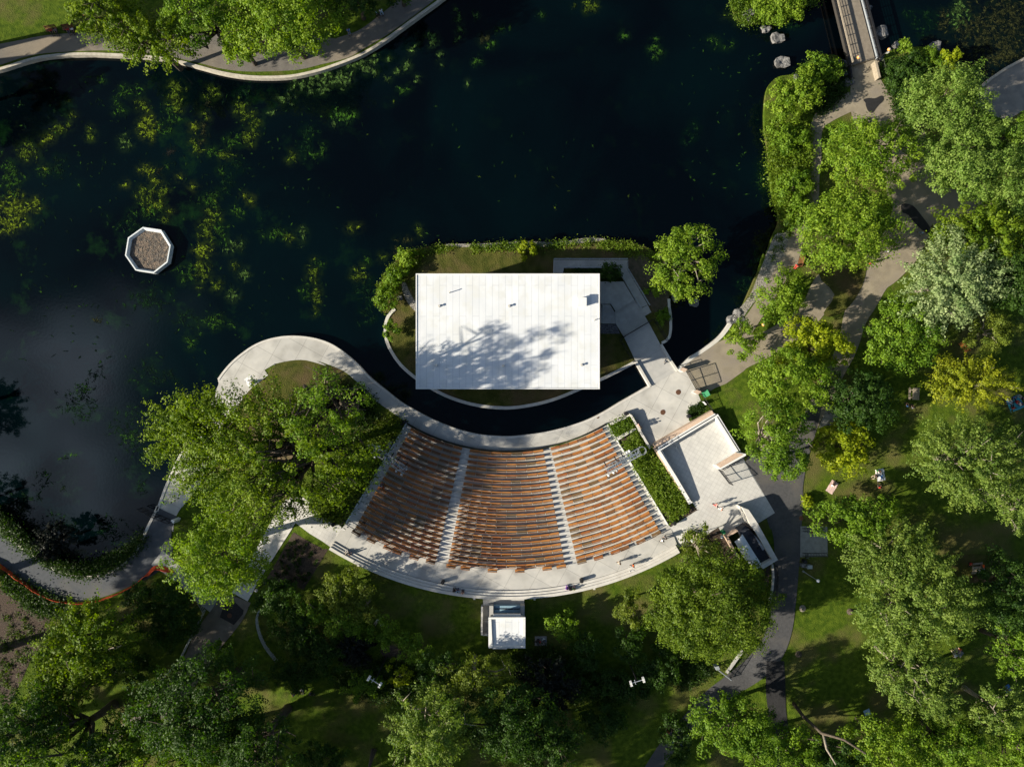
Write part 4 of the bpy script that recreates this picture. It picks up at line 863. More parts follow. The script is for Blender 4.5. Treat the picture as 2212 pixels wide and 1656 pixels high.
W2 = [('TL',2040,510,80,60,520,'p'),('TL',2000,560,120,50,420,'p'),('TL',1820,630,60,40,200,'p'),('TL',1900,540,60,40,200,'p'),('TL',2160,500,50,50,320,'p'),('TL',1720,725,22,14,50,'p'),('TL',2120,800,22,16,60,'p'),('TL',2160,730,40,40,260,'g'),
 ('TC',100,400,100,40,420,'p'),('TC',40,500,40,50,300,'p'),('TC',190,450,40,30,260,'p'),('TC',240,370,30,24,140,'p'),('TC',310,380,16,12,50,'p'),('TC',330,500,26,12,60,'p'),('TC',435,415,24,36,160,'p'),('TC',375,460,24,12,60,'p'),('TC',600,240,40,44,340,'p'),('TC',470,320,22,14,60,'p'),
 ('TC',650,355,20,24,90,'p'),('TC',655,405,16,14,40,'p'),('TC',760,100,20,60,170,'p'),('TC',775,190,18,26,120,'p'),('TC',760,250,16,16,60,'p'),('TC',865,98,14,16,60,'p'),('TC',930,245,34,26,300,'b'),('TC',975,290,30,30,120,'g'),('TC',1050,185,46,16,140,'g'),('TC',885,385,20,26,130,'g'),
 ('TC',1590,45,50,44,420,'o'),('TC',1300,90,30,20,80,'g'),('TC',1820,240,50,16,80,'g'),('TC',2020,330,50,60,360,'g'),('TC',30,750,60,50,360,'g'),('TC',415,580,24,16,120,'g'),('TC',510,495,16,12,30,'p'),('TC',820,530,12,10,24,'p'),('TC',490,520,16,12,30,'p')]
weeds('lily_pads', W2, 'scattered pale leaf pads along the north shore wall', .3)
sp_ = []
rs = random.Random(5)
for i in range(34):
    x = rs.uniform(0, 2208); y = rs.uniform(600, 1540)
    if rs.random() < .5: x = rs.gauss(1300, 350); y = rs.gauss(1080, 170)
    sp_.append(('TC', x, y, rs.uniform(4, 16), rs.uniform(4, 14), rs.choice((14,24)), rs.choice('ddgdo')))
for i in range(260):
    sp_.append(('TL', rs.uniform(50, 2150), rs.uniform(560, 1600), rs.uniform(5, 30), rs.uniform(5, 30), 24, rs.choice('dgdd')))
for i in range(120):
    sp_.append(('ML', rs.uniform(50, 2100), rs.uniform(60, 700), rs.uniform(5, 30), rs.uniform(5, 30), 24, rs.choice('dgdd')))
for i in range(60):
    sp_.append(('TR', rs.uniform(20, 560), rs.uniform(200, 1250), rs.uniform(5, 40), rs.uniform(5, 40), 24, rs.choice('dddg')))
weeds('weed_specks', sp_, 'tiny weed specks dotted over the dark middle of the pond', .13, .55, False)
W3 = [('TR',1950,250,220,230,9000,'b'),('TR',2120,120,120,140,4200,'b'),('TR',1800,90,60,90,1500,'p'),('TR',1700,130,40,60,500,'b'),('TR',1850,420,120,90,1600,'b'),('TR',2100,350,140,90,2400,'b'),('TR',1560,200,60,50,200,'d'),
 ('TR',1600,120,160,90,500,'d'),('TR',640,150,200,50,500,'d'),('TR',250,280,80,40,200,'g'),('TR',370,110,60,50,300,'o'),('TR',90,850,60,120,260,'d'),('TR',540,1200,40,100,260,'g'),('TR',560,1050,40,80,260,'g'),('MR',500,60,40,110,500,'d'),('MR',430,200,40,70,300,'d')]
weeds('brown_weeds', W3, 'brown and grey weed bed in the top right part of the pond')

# submerged growth: soft weed beds coloured into the water sheet under the clumps
H_ = np.zeros((341, 441)); HC3 = np.zeros((341, 441, 3))
for c, col in SPL:
    jx = np.round((c[:, 0] + 88) / .4).astype(int); jy = np.round((c[:, 1] + 68) / .4).astype(int)
    k = (jx >= 0) & (jx < 441) & (jy >= 0) & (jy < 341)
    np.add.at(H_, (jy[k], jx[k]), 1.0)
    for ch in range(3): np.add.at(HC3[..., ch], (jy[k], jx[k]), col[k, ch])
def blur(a, s_):
    r = int(3*s_) + 1; kx = np.exp(-np.arange(-r, r+1)**2 / (2*s_*s_)); kx /= kx.sum()
    a = np.apply_along_axis(lambda m: np.convolve(m, kx, 'same'), 0, a); return np.apply_along_axis(lambda m: np.convolve(m, kx, 'same'), 1, a)
Hb = blur(H_, 1.15); Cb = np.stack([blur(HC3[..., ch], 1.15) for ch in range(3)], 2) / (Hb[..., None] + 1e-4)
al = np.clip(Hb * .30, 0, .85)
full = np.zeros((343, 443, 4), np.float32); full[1:-1, 1:-1, :3] = Cb * .15 + np.array((.0003, .004, .0018)); full[1:-1, 1:-1, 3] = al
wa = water_ob.data.attributes.new('weed', 'FLOAT_COLOR', 'POINT'); wa.data.foreach_set('color', full.ravel())
# ------------------------------------------------------------------ stage house on the island
def quad_at(zn, pts, z): return [tuple(P(*uv, z))[:2] for uv in L(zn, *pts)]
ZR = 9.2
rc = quad_at('MC', (497,308,1668,308,1668,1043,497,1043), ZR)
stg = empty('stage_house', (sum(p[0] for p in rc)/4, sum(p[1] for p in rc)/4, .8), 0, 'large stage building with a flat white rectangular roof on the island', 'building')
so = stg.location
x0, x1 = rc[0][0], rc[1][0]; y1, y0 = rc[0][1], rc[2][1]
mb = MB(so); mb.prism(rc, ZR - .55, ZR); roof = mb.build('roof', roofm, stg)
mb = MB(so)   # low upstand around the roof edge
for a, b, c, d in ((x0,y0,x1,y0+.16),(x0,y1-.16,x1,y1),(x0,y0+.16,x0+.16,y1-.16),(x1-.16,y0+.16,x1,y1-.16)): mb.prism([(a,b),(c,b),(c,d),(a,d)], ZR + .003, ZR + .10)
mb.build('roof_edge', white_paint, roof)
mb = MB(so); i_ = 1.3
for a, b, c, d in ((x0+i_,y0+2.5,x0+i_+.4,y1-i_),(x1-i_-.4,y0+2.5,x1-i_,y1-i_),(x0+i_+.4,y1-i_-.4,x1-i_-.4,y1-i_)): mb.prism([(a,b),(c,b),(c,d),(a,d)], .6, ZR - .552)
mb.build('wall', wall_dark, stg)
mb = MB(so); mb.prism([(x0+1.8,y0+.8),(x1-1.8,y0+.8),(x1-1.8,y1-2),(x0+1.8,y1-2)], .6, 1.9); mb.build('stage_floor', deck_m, stg)
for fx in (.08, .36, .64, .92):
    mb = MB(so); xx = x0 + (x1-x0)*fx; mb.prism([(xx-.18,y0+.9),(xx+.18,y0+.9),(xx+.18,y0+1.26),(xx-.18,y0+1.26)], 1.9, ZR-.552); mb.build('column', steel, stg)
for i, (x, y, k) in enumerate(((710,430,'p'),(645,515,'v'),(1090,515,'v'),(1553,492,'b'),(1628,606,'p'),(627,893,'v'),(1054,895,'v'),(1550,890,'v'))):
    c = P(*q('MC', x, y), ZR)
    mb = MB(so)
    if k == 'b': mb.box(c + Vector((0,0,.45)), (1.15,1.15,.9)); mb.box(c + Vector((0,0,.94)), (1.3,1.3,.08))
    elif k == 'v': mb.lathe(c, [(.2,0),(.17,.2),(.10,.22),(.10,.36),(.19,.37),(.19,.43)], 12)
    else: mb.tube([c, c + Vector((0,0,.7))], .07, 8); mb.tube([c + Vector((0,0,.7)), c + Vector((.2,.1,.78))], .07, 8)
    mb.build('vent', concrete_w if k != 'b' else white_paint, roof)
# sunken court, ramp and steps beside it
def slab(name, zn, pts, z0, z1, m, label=None, cat=None, parent=None, kind='structure'):
    w = quad_at(zn, pts, z1); mb = MB(parent.location if parent else (w[0][0], w[0][1], 0)); mb.prism(w, z0, z1)
    o = mb.build(name, m, parent)
    if not parent: tag(o, label, cat, None, None if label else kind)
    return o
slab('paving', 'C', (690,440,990,440,1130,675,900,820,835,725,690,725), .5, 1.35, concrete_g)
slab('paving', 'C', (690,725,725,725,725,970,690,970), .5, .9, concrete_g)
slab('paving', 'C', (725,850,885,850,890,975,725,975), .5, .91, concrete_g)
for i in range(5): slab('steps', 'C', (725,735+i*23,820+i*14,735+i*23,834+i*14,758+i*23,725,758+i*23), .5, 1.3 - i*.08, concrete_g)
slab('ramp', 'C', (100,165,1035,165,1035,280,1300,735,1200,780,935,320,925,270,230,270,215,340,95,340), .5, 1.15, concrete_g)
def rail(name, pts, label, h=1.0, m=steel, post=1.6, r=.03, z=None, bars=(1.0,), pick=0.0, group=None, cat='railing', loose=False):
    """posts and rails along a line given on the plan at its foot"""
    zf = z if callable(z) else (lambda u, v: z) if z is not None else gz
    W = [P(u, v, zf(u, v)) for u, v in pts]
    t = empty(name, W[0], 0, label, cat, group); o = W[0]
    mb = MB(o)
    for b in bars: mb.tube([p + Vector((0,0,h*b)) for p in W], r, 6)
    mb.build('rail', m, t)
    d = 0; nxt = 0; pk = MB(o); tot = sum((W[i+1]-W[i]).length for i in range(len(W)-1)); npst = max(2, int(round(tot/post))+1); step = tot/(npst-1) - 1e-6
    for i in range(len(W)-1):
        sg = (W[i+1]-W[i]); ln = sg.length
        while nxt <= d + ln:
            p = W[i] + sg * ((nxt-d)/ln); mb = MB(o); mb.box(p + Vector((0,0,h/2)), (r*2.2, r*2.2, h)); mb.build('post', m, t); nxt += step
        if pick:
            n = max(1, int(ln/pick))
            for j in range(n):
                p = W[i] + sg * ((j+.5)/n); pk.box(p + Vector((0,0,h/2)), (.022,.022,h*.92))
        d += ln
    if pick: pk.build('picket', m, t)
    return t
z12 = lambda u, v: 1.15
rail('railing', L('C',96,338,100,160,1035,160,1035,280,1315,745), 'pale railing along the outer side of the ramp behind the stage', 1.0, steel, z=z12, bars=(1.,.6,.3))
rail('railing', L('C',212,338,222,265,700,268), 'pale railing along the inner side of the ramp at the back of the roof', 1.0, steel, z=z12, bars=(1.,.6,.3))
rail('railing', L('C',938,320,1208,785), 'pale railing between the ramp and the raised slab beside the roof', 1.0, steel, z=z12, bars=(1.,.6,.3))
rail('railing', L('C',820,715,885,825), 'short blue grey railing beside the small steps next to the roof', .9, steel, z=1.3, bars=(1.,.5))
rail('railing', L('C',720,735,720,930), 'straight handrail on the left of the small steps next to the roof', .9, steel, z=1.0, bars=(1.,.5))
# footbridge from island to plaza
deck = L('C',890,820,1205,785,1345,830,1262,880,1310,960,1460,1240,1600,1460,'D',905,303,640,455,555,500,375,192,'C',1000,1150,890,970)
o = sheet('footbridge', deck, 0, mat('bridge_concrete', (.44,.43,.41), (.38,.375,.36), 1, .85, extra=grid(3.6,9.,.018,(.7,.7,.7),math.radians(60))), 12, .6, lambda u, v: .93 if v > 640 else 1.0)
sheet('paving', L('C',1130,675,1210,785,1300,740,1345,830,1262,880,1310,960,1000,1150,890,975,880,825,900,820), .0, concrete_g, 12, .5, lambda u, v: 1.02)
strip_wall('bridge_kerb', L('D',378,190,560,502), .38, .2, 1.25, concrete_w, 'white kerb on the left side of the footbridge to the stage island', 'kerb')
strip_wall('bridge_kerb', L('C',1470,1240,1600,1460,1680,1578), .38, .2, 1.25, concrete_w, 'white kerb on the right side of the footbridge to the stage island', 'kerb')
rail('gate', L('C',990,1145,1310,955), 'black closed gate across the footbridge near the stage', 1.8, black_m, 1.5, .045, .95, (1.,.1), .14, cat='gate')
rail('fence', L('C',990,1150,935,1185,1110,1465), 'black fence on the grass left of the footbridge', 1.8, black_m, 1.8, .035, .8, (1.,.1), .16, cat='fence')
rail('fence', L('C',1310,955,1365,920,1535,1195), 'black fence on the grass right of the footbridge', 1.8, black_m, 1.8, .035, .8, (1.,.1), .16, cat='fence')

# ------------------------------------------------------------------ benches
ORD = ['front','second','third','fourth','fifth','sixth','seventh','eighth','ninth','tenth','eleventh','twelfth','thirteenth','fourteenth','fifteenth','sixteenth','seventeenth','eighteenth','nineteenth','twentieth','last full']
def unit_box(name, m, sx, sy, sz, cy, cz, more=()):
    mb = MB(); mb.box((0, cy, cz), (sx, sy, sz))
    for c, s_ in more: mb.box(c, s_)
    me = bpy.data.meshes.new(name); me.from_pydata(mb.v, [], mb.f); me.materials.append(m); return me
SEATM = []
for i, w in enumerate(woods):      # three planks per seat with thin gaps; y = outwards
    mb = MB()
    for j in range(2): mb.box((0, -.145 + j*.19, .45), (.985, .175, .06))
    me = bpy.data.meshes.new('seat'); me.from_pydata(mb.v, [], mb.f); me.materials.append(w); SEATM.append(me)
backm = []
for i, w in enumerate(woods):
    mb = MB(); mb.box((0, .20, .76), (.985, .045, .13)); mb.box((0, .185, .60), (.985, .04, .11))
    me = bpy.data.meshes.new('backrest'); me.from_pydata(mb.v, [], mb.f); me.materials.append(w); backm.append(me)
rb = random.Random(3)
def bench(pts, z, label, group, name='bench_row'):
    """pts: plan points (read at seat height) along the bench, left to right"""
    W = [P(u, v, z + .45) for u, v in pts]; W = [Vector((p.x, p.y, z)) for p in W]
    t = empty(name, W[0].lerp(W[-1], .5), 0, label, 'bench', group)
    sup = MB(t.location)
    for i in range(len(W)-1):
        a, b = W[i], W[i+1]; c = (a+b)/2; d = b - a; ln = d.length - .05; ang = math.atan2(d.y, d.x)
        k = rb.choices(range(5), (5,3,2,3,1.2))[0]
        Mx = Matrix.Translation(c - t.location) @ Matrix.Rotation(ang + math.pi, 4, 'Z') @ Matrix.Diagonal((ln, 1, 1, 1))
        # +y of the unit mesh must point away from the stage (audience faces the stage)
        s_ = link('seat', SEATM[k], None, t); s_.matrix_local = Mx
        s2 = link('backrest', backm[k], None, t); s2.matrix_local = Mx
        for p, e in ((a, .12), (b, -.12)):
            pp = p + d.normalized() * e; nn = Vector((d.y, -d.x, 0)).normalized()
            sup.box(pp - nn*.04 + Vector((0,0,.21)), (.06, .30, .42), ang); sup.box(pp + nn*.15 + Vector((0,0,.62)), (.05, .04, .38), ang)
        sup.box(c + Vector((0,0,.36)), (ln, .05, .05), ang)
    sup.build('frame', black_m, t)
    return t
SEC = (('left', -29.35, -13.15), ('middle', -10.95, 10.75), ('right', 12.9, 29.25))
for k in range(21):
    R = 424.5 + 12.1 * k
    for sn, a0, a1 in SEC:
        if k == 0 and False: pass
        ln = math.radians(a1 - a0) * R; n = int(round(ln / 21.5))
        b0 = a0
        if sn == 'left' and k == 20: pass
        bench(arc(R, b0, a1, n), tz(k), '%s bench row from the stage in the %s seating block' % (ORD[k].capitalize(), sn), 'curved wooden bench rows of the theatre')
dA = math.degrees(21.5 / 678)
for sn, zn, xs in (('left', 'BC', ((118,165),(213,212),(348,272,2),(487,320),(591,347))), ('middle', 'BC', ((721,376),(812,388),(985,403),(1159,405),(1333,390),(1423,377))), ('right', 'BC', ((1554,347),(1660,322),(1797,273,2),(1930,218),(2028,170)))):
    for i, xx in enumerate(xs):
        u, v = q(zn, xx[0], xx[1]); R = math.hypot(u-AC[0], v-AC[1]); a = math.degrees(math.atan2(u-AC[0], v-AC[1])); n = xx[2] if len(xx) > 2 else 1
        which = ['leftmost', 'second from the left', 'third from the left', 'fourth from the left', 'fifth from the left', 'rightmost'] if len(xs) == 6 else ['leftmost', 'second from the left', 'double', 'fourth from the left', 'rightmost']
        bench(arc(R, a - dA*n/2, a + dA*n/2, n), 2.78, '%s single wooden bench behind the %s block on the rear walkway' % (which[i].capitalize(), sn), 'single benches on the rear walkway', 'bench')
for side, a in (('left', -31.25), ('right', 31.05)):
    pts = [(AC[0] + R*math.sin(math.radians(a)), AC[1] + R*math.cos(math.radians(a))) for R in np.linspace(418, 674, 12)]
    strip_wall('side_wall', pts, .18, .6, lambda u, v: gz(u, v) + .28, white_paint, 'thin white side wall along the %s edge of the seating terrace' % side)
slab('tower_base', 'A', (470,250,585,330,510,465,380,375), .8, 1.75, concrete_g, 'pale concrete platform beside the left lighting truss', 'platform')

# ------------------------------------------------------------------ lighting trusses
def truss(zn, ends, zt, label, dish_first=True, lamps=(), bars=(), flag=None):
    a, b = [P(*q(zn, x, y), zt) for x, y in ends]
    base_uv = q(zn, *ends[0]); a0 = a + (b-a)*.22
    g0 = 1.4
    t = empty('lighting_mast', (a0.x, a0.y, g0), 0, label, 'lighting mast', 'lighting masts beside the seats')
    o = t.location; d = (b-a).normalized(); n = Vector((-d.y, d.x, 0)); w = .55; h = .6; L_ = (b-a).length
    mb = MB(o)
    for sx in (-1, 1):
        for sz in (0, 1): mb.tube([a + n*w*sx + Vector((0,0,-h*sz)), b + n*w*sx + Vector((0,0,-h*sz))], .045, 5)
    k = 9
    for i in range(k+1):
        p = a + d * L_ * i / k
        mb.tube([p + n*w, p - n*w], .035, 4); mb.tube([p + n*w, p + n*w + Vector((0,0,-h))], .03, 4); mb.tube([p - n*w, p - n*w + Vector((0,0,-h))], .03, 4)
        if i < k:
            p2 = a + d * L_ * (i+1) / k; s_ = 1 if i % 2 else -1
            mb.tube([p + n*w*s_, p2 - n*w*s_], .028, 4); mb.tube([p + n*w, p2 + n*w + Vector((0,0,-h))], .025, 4); mb.tube([p - n*w + Vector((0,0,-h)), p2 - n*w], .025, 4)
    mb.build('truss', steel, t)
    mb = MB(o); mb.box(a.lerp(b,.5) + Vector((0,0,-.03)), (L_*.96, .34, .03), math.atan2(d.y, d.x)); mb.build('walkway', mat('grating', (.16,.2,.24), (.05,.06,.08), 9, .6), t)
    mb = MB(o)
    for s_ in (-.25, .25): mb.tube([a0 + n*s_*1.6 + Vector((0,0,-h)), Vector((a0.x, a0.y, g0)) + n*s_*1.6], .11, 8)
    for i in range(4): z_ = g0 + (zt-h-g0) * i/4; mb.tube([Vector((a0.x, a0.y, z_)) + n*.4, Vector((a0.x, a0.y, z_ + (zt-h-g0)/4)) - n*.4], .04, 5)
    mb.build('column', steel, t)
    mb = MB(o); c = a - d*.35
    for z_ in (-.5, 0, .5):
        pts = [c + Vector((math.cos(j*math.pi/6)*.62, math.sin(j*math.pi/6)*.62, z_)) for j in range(13)]; mb.tube(pts, .025, 4)
    for j in range(12): q_ = c + Vector((math.cos(j*math.pi/6)*.62, math.sin(j*math.pi/6)*.62, -.5)); mb.tube([q_, q_ + Vector((0,0,1.0))], .02, 4)
    mb.build('ladder_cage', steel, t)
    for f, s_, ln, m_ in bars:
        mb = MB(o); p = a.lerp(b, f); mb.box(p + n*s_*(w+ln/2) + Vector((0,0,.1)), (.16, ln, .16), math.atan2(d.y, d.x)); mb.build('bracket', black_m, t)
    for f, s_, m_ in lamps:
        p = a.lerp(b, f) + n*s_*(w+.15) + Vector((0,0,-.1)); mb = MB(o)
        mb.tube([p, p + n*s_*.28 + d*.1 + Vector((0,0,-.18))], [.14, .19], 10); mb.build('spotlight', m_, t)
    return t
truss('A', ((345,430),(745,690)), 5.6, 'blue grey lighting truss over the left end of the bench rows', lamps=((.05,1,white_paint),(.12,-1,white_paint),(.8,-1,steel),(.97,-1,steel),(1.,0.2,steel)), bars=((.5,1,.8,0),(.7,1,.9,0),(.95,1,.7,0)))
truss('B', ((1640,455),(1215,690)), 5.6, 'white and grey lighting truss over the right end of the bench rows', lamps=((.22,-1,white_paint),(.3,-1,white_paint),(.85,1,white_paint),(1.,1,white_paint),(.75,1,steel)), bars=((.45,-1,.7,0),(.65,-1,.8,0),(.95,-1,.8,0)))

# ------------------------------------------------------------------ planter frames, plaza furniture
slab('planter_kerb', 'D', (290,850,325,870,570,1290,545,1305), 1.0, 2.1, concrete_w, 'long straight white planter wall between the plaza and the green bed', 'planter wall')
slab('planter_kerb', 'D', (40,975,285,862,300,885,60,1000), .8, 1.55, concrete_w, 'short white kerb closing the top of the square planter', 'planter wall')
slab('planter_kerb', 'D', (130,1155,360,1030,378,1055,155,1190), .8, 1.8, concrete_w, 'white cross kerb dividing the square planter from the long bed', 'planter wall')
def disc(name, zn, x, y, r, m, label, cat, h=.03, dz=.06, group=None):
    c = GP(*q(zn, x, y), dz); mb = MB(c); mb.lathe(c, [(r, 0), (r, h), (r*.93, h+.008)], 20)
    for k in range(3): mb.box(c + Vector((0, (k-1)*r*.5, h+.015)), (r*1.2, .03, .02))
    return tag(mb.build(name, m), label, cat, group)
disc('manhole_cover', 'D', 917, 580, .42, rust, 'rusty round manhole cover near the entrance gate on the plaza', 'manhole cover', group='manhole covers')
disc('manhole_cover', 'D', 720, 835, .42, rust, 'rusty round manhole cover in the middle of the plaza', 'manhole cover', group='manhole covers')
disc('manhole_cover', 'B', 1105, 15, .2, rust, 'small rusty drain cover on the promenade near the planter', 'manhole cover', group='manhole covers')
disc('manhole_cover', 'E', 2152, 748, .36, rust, 'reddish manhole cover at the edge of the dark road above the bike pad', 'manhole cover', group='manhole covers')
disc('manhole_cover', 'BL', 1463, 690, .38, rust, 'orange ringed manhole cover on the dark patch of the lower left path', 'manhole cover', group='manhole covers', dz=.14)
def bin_(zn, x, y, label, m=black_m, r=.30, h=.95, dz=.06, z=None, group='round bins around the theatre'):
    g0 = gz(*q(zn, x, y)) + dz if z is None else z
    c = P(*q(zn, x, y), g0 + h); c.z = g0
    t = empty('litter_bin', c, 0, label, 'bin', group)
    mb = MB(c); mb.lathe(c, [(r*.85, 0), (r, .06), (r, h-.04), (r*1.05, h)], 16); mb.build('body', m, t)
    mb = MB(c); mb.lathe(c, [(r*1.05, h+.003), (r*.95, h+.05), (r*.5, h+.07)], 16); mb.build('rim', m, t)
bin_('D', 253, 853, 'black bin at the upper corner of the planter wall on the plaza')
bin_('D', 1058, 887, 'black bin on the green notch beside the walled court')
bin_('B', 2085, 1368, 'black bin at the lower tip of the long green bed')
bin_('I', 488, 503, 'black bin where the white tiled path meets the left shrub bed')
bin_('F', 120, 522, 'black bin on the rear walkway left of the sound booth', z=2.77)
bin_('F', 1893, 503, 'black bin on the rear walkway right of the sound booth', z=2.77)
bin_('H', 1720, 1245, 'black bin beside the white tiled path by the bark bed')
bin_('E', 1165, 928, 'green ringed bin beside the brown bed near the shed', green_m)
bin_('MC', 425, 1250, 'small black bin on the promenade at the corner of the first bench row', h=.7)
bin_('BR', 815, 350, 'dark bin just below the bike pad', h=1.0)
c = GP(*q('D', 1250, 597), .03); t = empty('recycling_bin', c, .5, 'green square recycling bin outside the entrance gate', 'bin')
mb = MB(); mb.prism([(-.35,-.38),(.35,-.38),(.4,.42),(-.4,.42)], .08, 1.05); mb.build('body', green_m, t)
mb = MB(); mb.box((0,0,1.09), (.9,.95,.08)); mb.box((0,.45,1.05),(.8,.06,.06)); mb.build('lid', mat('light_green_plastic', (.10,.42,.2), None, 3, .4), t)
for s_ in (-.3,.3): mb = MB(); mb.tube([(s_-.04,.4,.1),(s_+.04,.4,.1)], .1, 10); mb.build('wheel', black_m, t)

# ------------------------------------------------------------------ walled court on the right
cw = empty('court_wall', P(*q('D', 600, 1265), 2.0), 0, 'white walls with sandy brick ledge around the tiled court', 'wall')
zW = 3.35
def wseg(name, pts, w, z0, z1, m): return strip_wall(name, pts, w, z0 - 0, z1, m, parent=cw)
cw.location.z = 0
wseg('wall', L('D',672,1302,1395,872), .62, .8, zW, white_paint)
wseg('wall', L('D',1398,872,1690,1345), .62, 1.2, zW-.003, white_paint)
wseg('wall', L('D',665,1300,880,1656,'E',745,560), .62, .8, zW-.006, white_paint)
wseg('coping', L('D',690,1290,1395,868), .12, zW+.002, zW+.05, black_m)
wseg('coping', L('D',1412,890,1695,1340), .10, zW+.002, zW+.05, black_m)
wseg('coping', L('D',690,1320,900,1656,'E',755,535), .10, zW+.002, zW+.05, black_m)
wseg('brick_ledge', L('D',620,1265,1360,838), .7, .8, zW-.35, brick_t)
wseg('brick_ledge', L('D',615,1290,845,1656,'E',720,560), .35, .8, zW-.5, brick_t)
wseg('bench_ledge', L('D',885,1280,1130,1656,'E',900,395), .22, 1.2, 2.0, concrete_w)
wseg('bench_ledge', L('D',720,1310,880,1225,1400,905), .30, 1.2, 2.3, concrete_w)
pil = empty('gate_pier', (0,0,0), 0, 'wide angled pier with orange brick top at the end of the court wall', 'pier')
slab('pier', 'D', (1385,1510,1660,1345,1775,1365,1780,1385,1450,1565), 1.0, 3.95, white_paint, parent=pil)
slab('brick_top', 'D', (1395,1500,1650,1350,1745,1372,1452,1540), 3.953, 4.0, brick_t, parent=pil)
rail('gate', L('E',1095,130,1225,300), 'black slatted gate leaf standing open at the court pier', 2.3, black_m, 1.2, .05, None, (1.,.5,.06), .14, cat='gate')
rail('fence', L('D',1450,1545,1700,1410), 'black fence panel joined to the court pier', 2.2, black_m, 1.4, .04, None, (1.,.06), .16, cat='fence')
# ------------------------------------------------------------------ small shed lower right
sh = empty('service_shed', P(*q('E', 1500, 1000), 0), 0, 'small shed with dark sunken roof, pale walls and a white canopy beside the road', 'building')
slab('wall', 'E', (1400,612,1480,640,1600,820,1855,1278,1800,1310,1540,880,1500,830), 1.5, 5.6, concrete_w, parent=sh)
slab('wall', 'E', (1855,1281,1665,1395,1635,1350,1795,1262), 1.5, 5.597, concrete_w, parent=sh)
slab('wall', 'E', (1460,845,1540,885,1800,1312,1785,1240,1560,900), 1.5, 5.3, brick_t, parent=sh)
slab('roof', 'E', (1350,905,1450,840,1560,895,1792,1250,1655,1352), 1.5, 4.7, mat('shed_roof', (.035,.04,.05), (.028,.03,.04), 4, .8), parent=sh)
slab('roof_hatch', 'E', (1548,955,1575,945,1690,1140,1662,1160), 4.703, 4.95, steel, parent=sh)
for x, y in ((1500,965),(1600,1130)): mb = MB(sh.location); c = P(*q('E', x, y), 4.7); mb.lathe(c, [(.14,0),(.14,.4),(.2,.42)], 8); mb.build('vent', black_m, sh)
slab('side_wall', 'E', (1185,985,1215,975,1370,1265,1345,1280), 1.5, 3.9, brick_t, parent=sh)
slab('side_wall', 'E', (1188,980,1350,893,1362,905,1215,990), 1.5, 4.0, brick_t, parent=sh)
# canopy: arched white fabric
def canopy():
    a = P(*q('E', 1300, 1045), 4.6); b = P(*q('E', 1400, 950), 5.0); c = P(*q('E', 1655, 1355), 5.0); d = P(*q('E', 1510, 1395), 4.6)
    mb = MB(sh.location); nx, ny = 10, 6; vs = []
    for i in range(nx+1):
        for j in range(ny+1):
            s_, t_ = i/nx, j/ny; p = a.lerp(d, s_).lerp(b.lerp(c, s_), t_); p.z += math.sin(math.pi*t_)*.45 + .05*math.sin(s_*9); vs.append(p)
    top = len(vs); vs += [p - Vector((0,0,.05)) for p in vs]
    fs = []
    for i in range(nx):
        for j in range(ny):
            k = i*(ny+1)+j; fs += [(k, k+ny+1, k+ny+2, k+1), (top+k, top+k+1, top+k+ny+2, top+k+ny+1)]
    mb.add(vs, fs); mb.build('canopy', mat('canopy_fabric', (.80,.82,.84), (.74,.77,.80), .8, .6), sh, True)
canopy()
rail('gate', L('E',1385,630,1540,855), 'brown slatted gate leaf beside the shed wall', 2.0, rust, 1.2, .05, None, (1.,.5,.06), .14, cat='gate')
strip_wall('railing_wall', sm(L('BR',605,365,612,450,600,560,580,640), 3), .3, 1.8, lambda u, v: gz(u, v) + .45, concrete_w, 'low pale wall on the left of the road below the shed')
rail('railing', sm(L('BR',622,370,630,450,615,560,585,620), 2), 'dark railing on the left of the road below the shed', 1.0, black_m, 1.5, .035, None, (1.,.5), .14)
strip_wall('railing_wall', L('BR',420,915,315,1060), .3, 1.8, lambda u, v: gz(u, v) + .45, concrete_g, 'low pale wall beside the lower road under the great round tree')
rail('railing', L('BR',435,925,330,1075), 'dark railing beside the lower road under the great round tree', 1.0, black_m, 1.5, .035, None, (1.,.5), .14)
rail('barrier_arm', L('BR',240,1015,330,1085), 'grey barrier with a white cabinet at the lower road', 1.0, steel, 2.5, .06, None, (1.,.6))
slab('cabinet', 'BR', (238,1018,262,1012,272,1032,248,1040), 2.0, 3.4, steel, 'pale metal cabinet at the end of the grey barrier by the lower road', 'cabinet')

# ------------------------------------------------------------------ sound booth
bo = empty('sound_booth', P(*q('F', 940, 1155), 0), 0, 'small sound booth with a square white roof and louvred front behind the seats', 'building')
ZB = 6.4
slab('roof', 'F', (705,962,1175,962,1175,1355,705,1355), ZB-.35, ZB, roofm, parent=bo)
for p in ((705,962,1175,962,1175,985,705,985),(705,987,740,987,755,1325,705,1325),(1140,987,1175,987,1175,1325,1140,1325),(705,1327,1175,1327,1175,1355,705,1355)):
    slab('parapet', 'F', p, ZB+.003, ZB+.32, white_paint, parent=bo)
slab('parapet', 'F', (757,1357,940,1357,940,1366,757,1366), ZB-.4, ZB+.25, white_paint, parent=bo)
slab('wall', 'F', (725,985,1155,985,1155,1335,725,1335), 2.0, ZB-.352, concrete_g, parent=bo)
slab('front_panel', 'F', (765,925,1115,925,1115,958,765,958), 5.5, 6.0, white_paint, parent=bo)
slab('front_sill', 'F', (715,815,765,815,765,958,715,958), 2.4, 4.1, concrete_g, parent=bo)
slab('front_sill', 'F', (1113,815,1165,815,1165,958,1113,958), 2.4, 4.1, concrete_g, parent=bo)
slab('counter', 'F', (767,815,1111,815,1111,950,767,950), 2.4, 3.6, mat('blue_grey_metal', (.22,.34,.42), (.18,.28,.36), 3, .5), parent=bo)
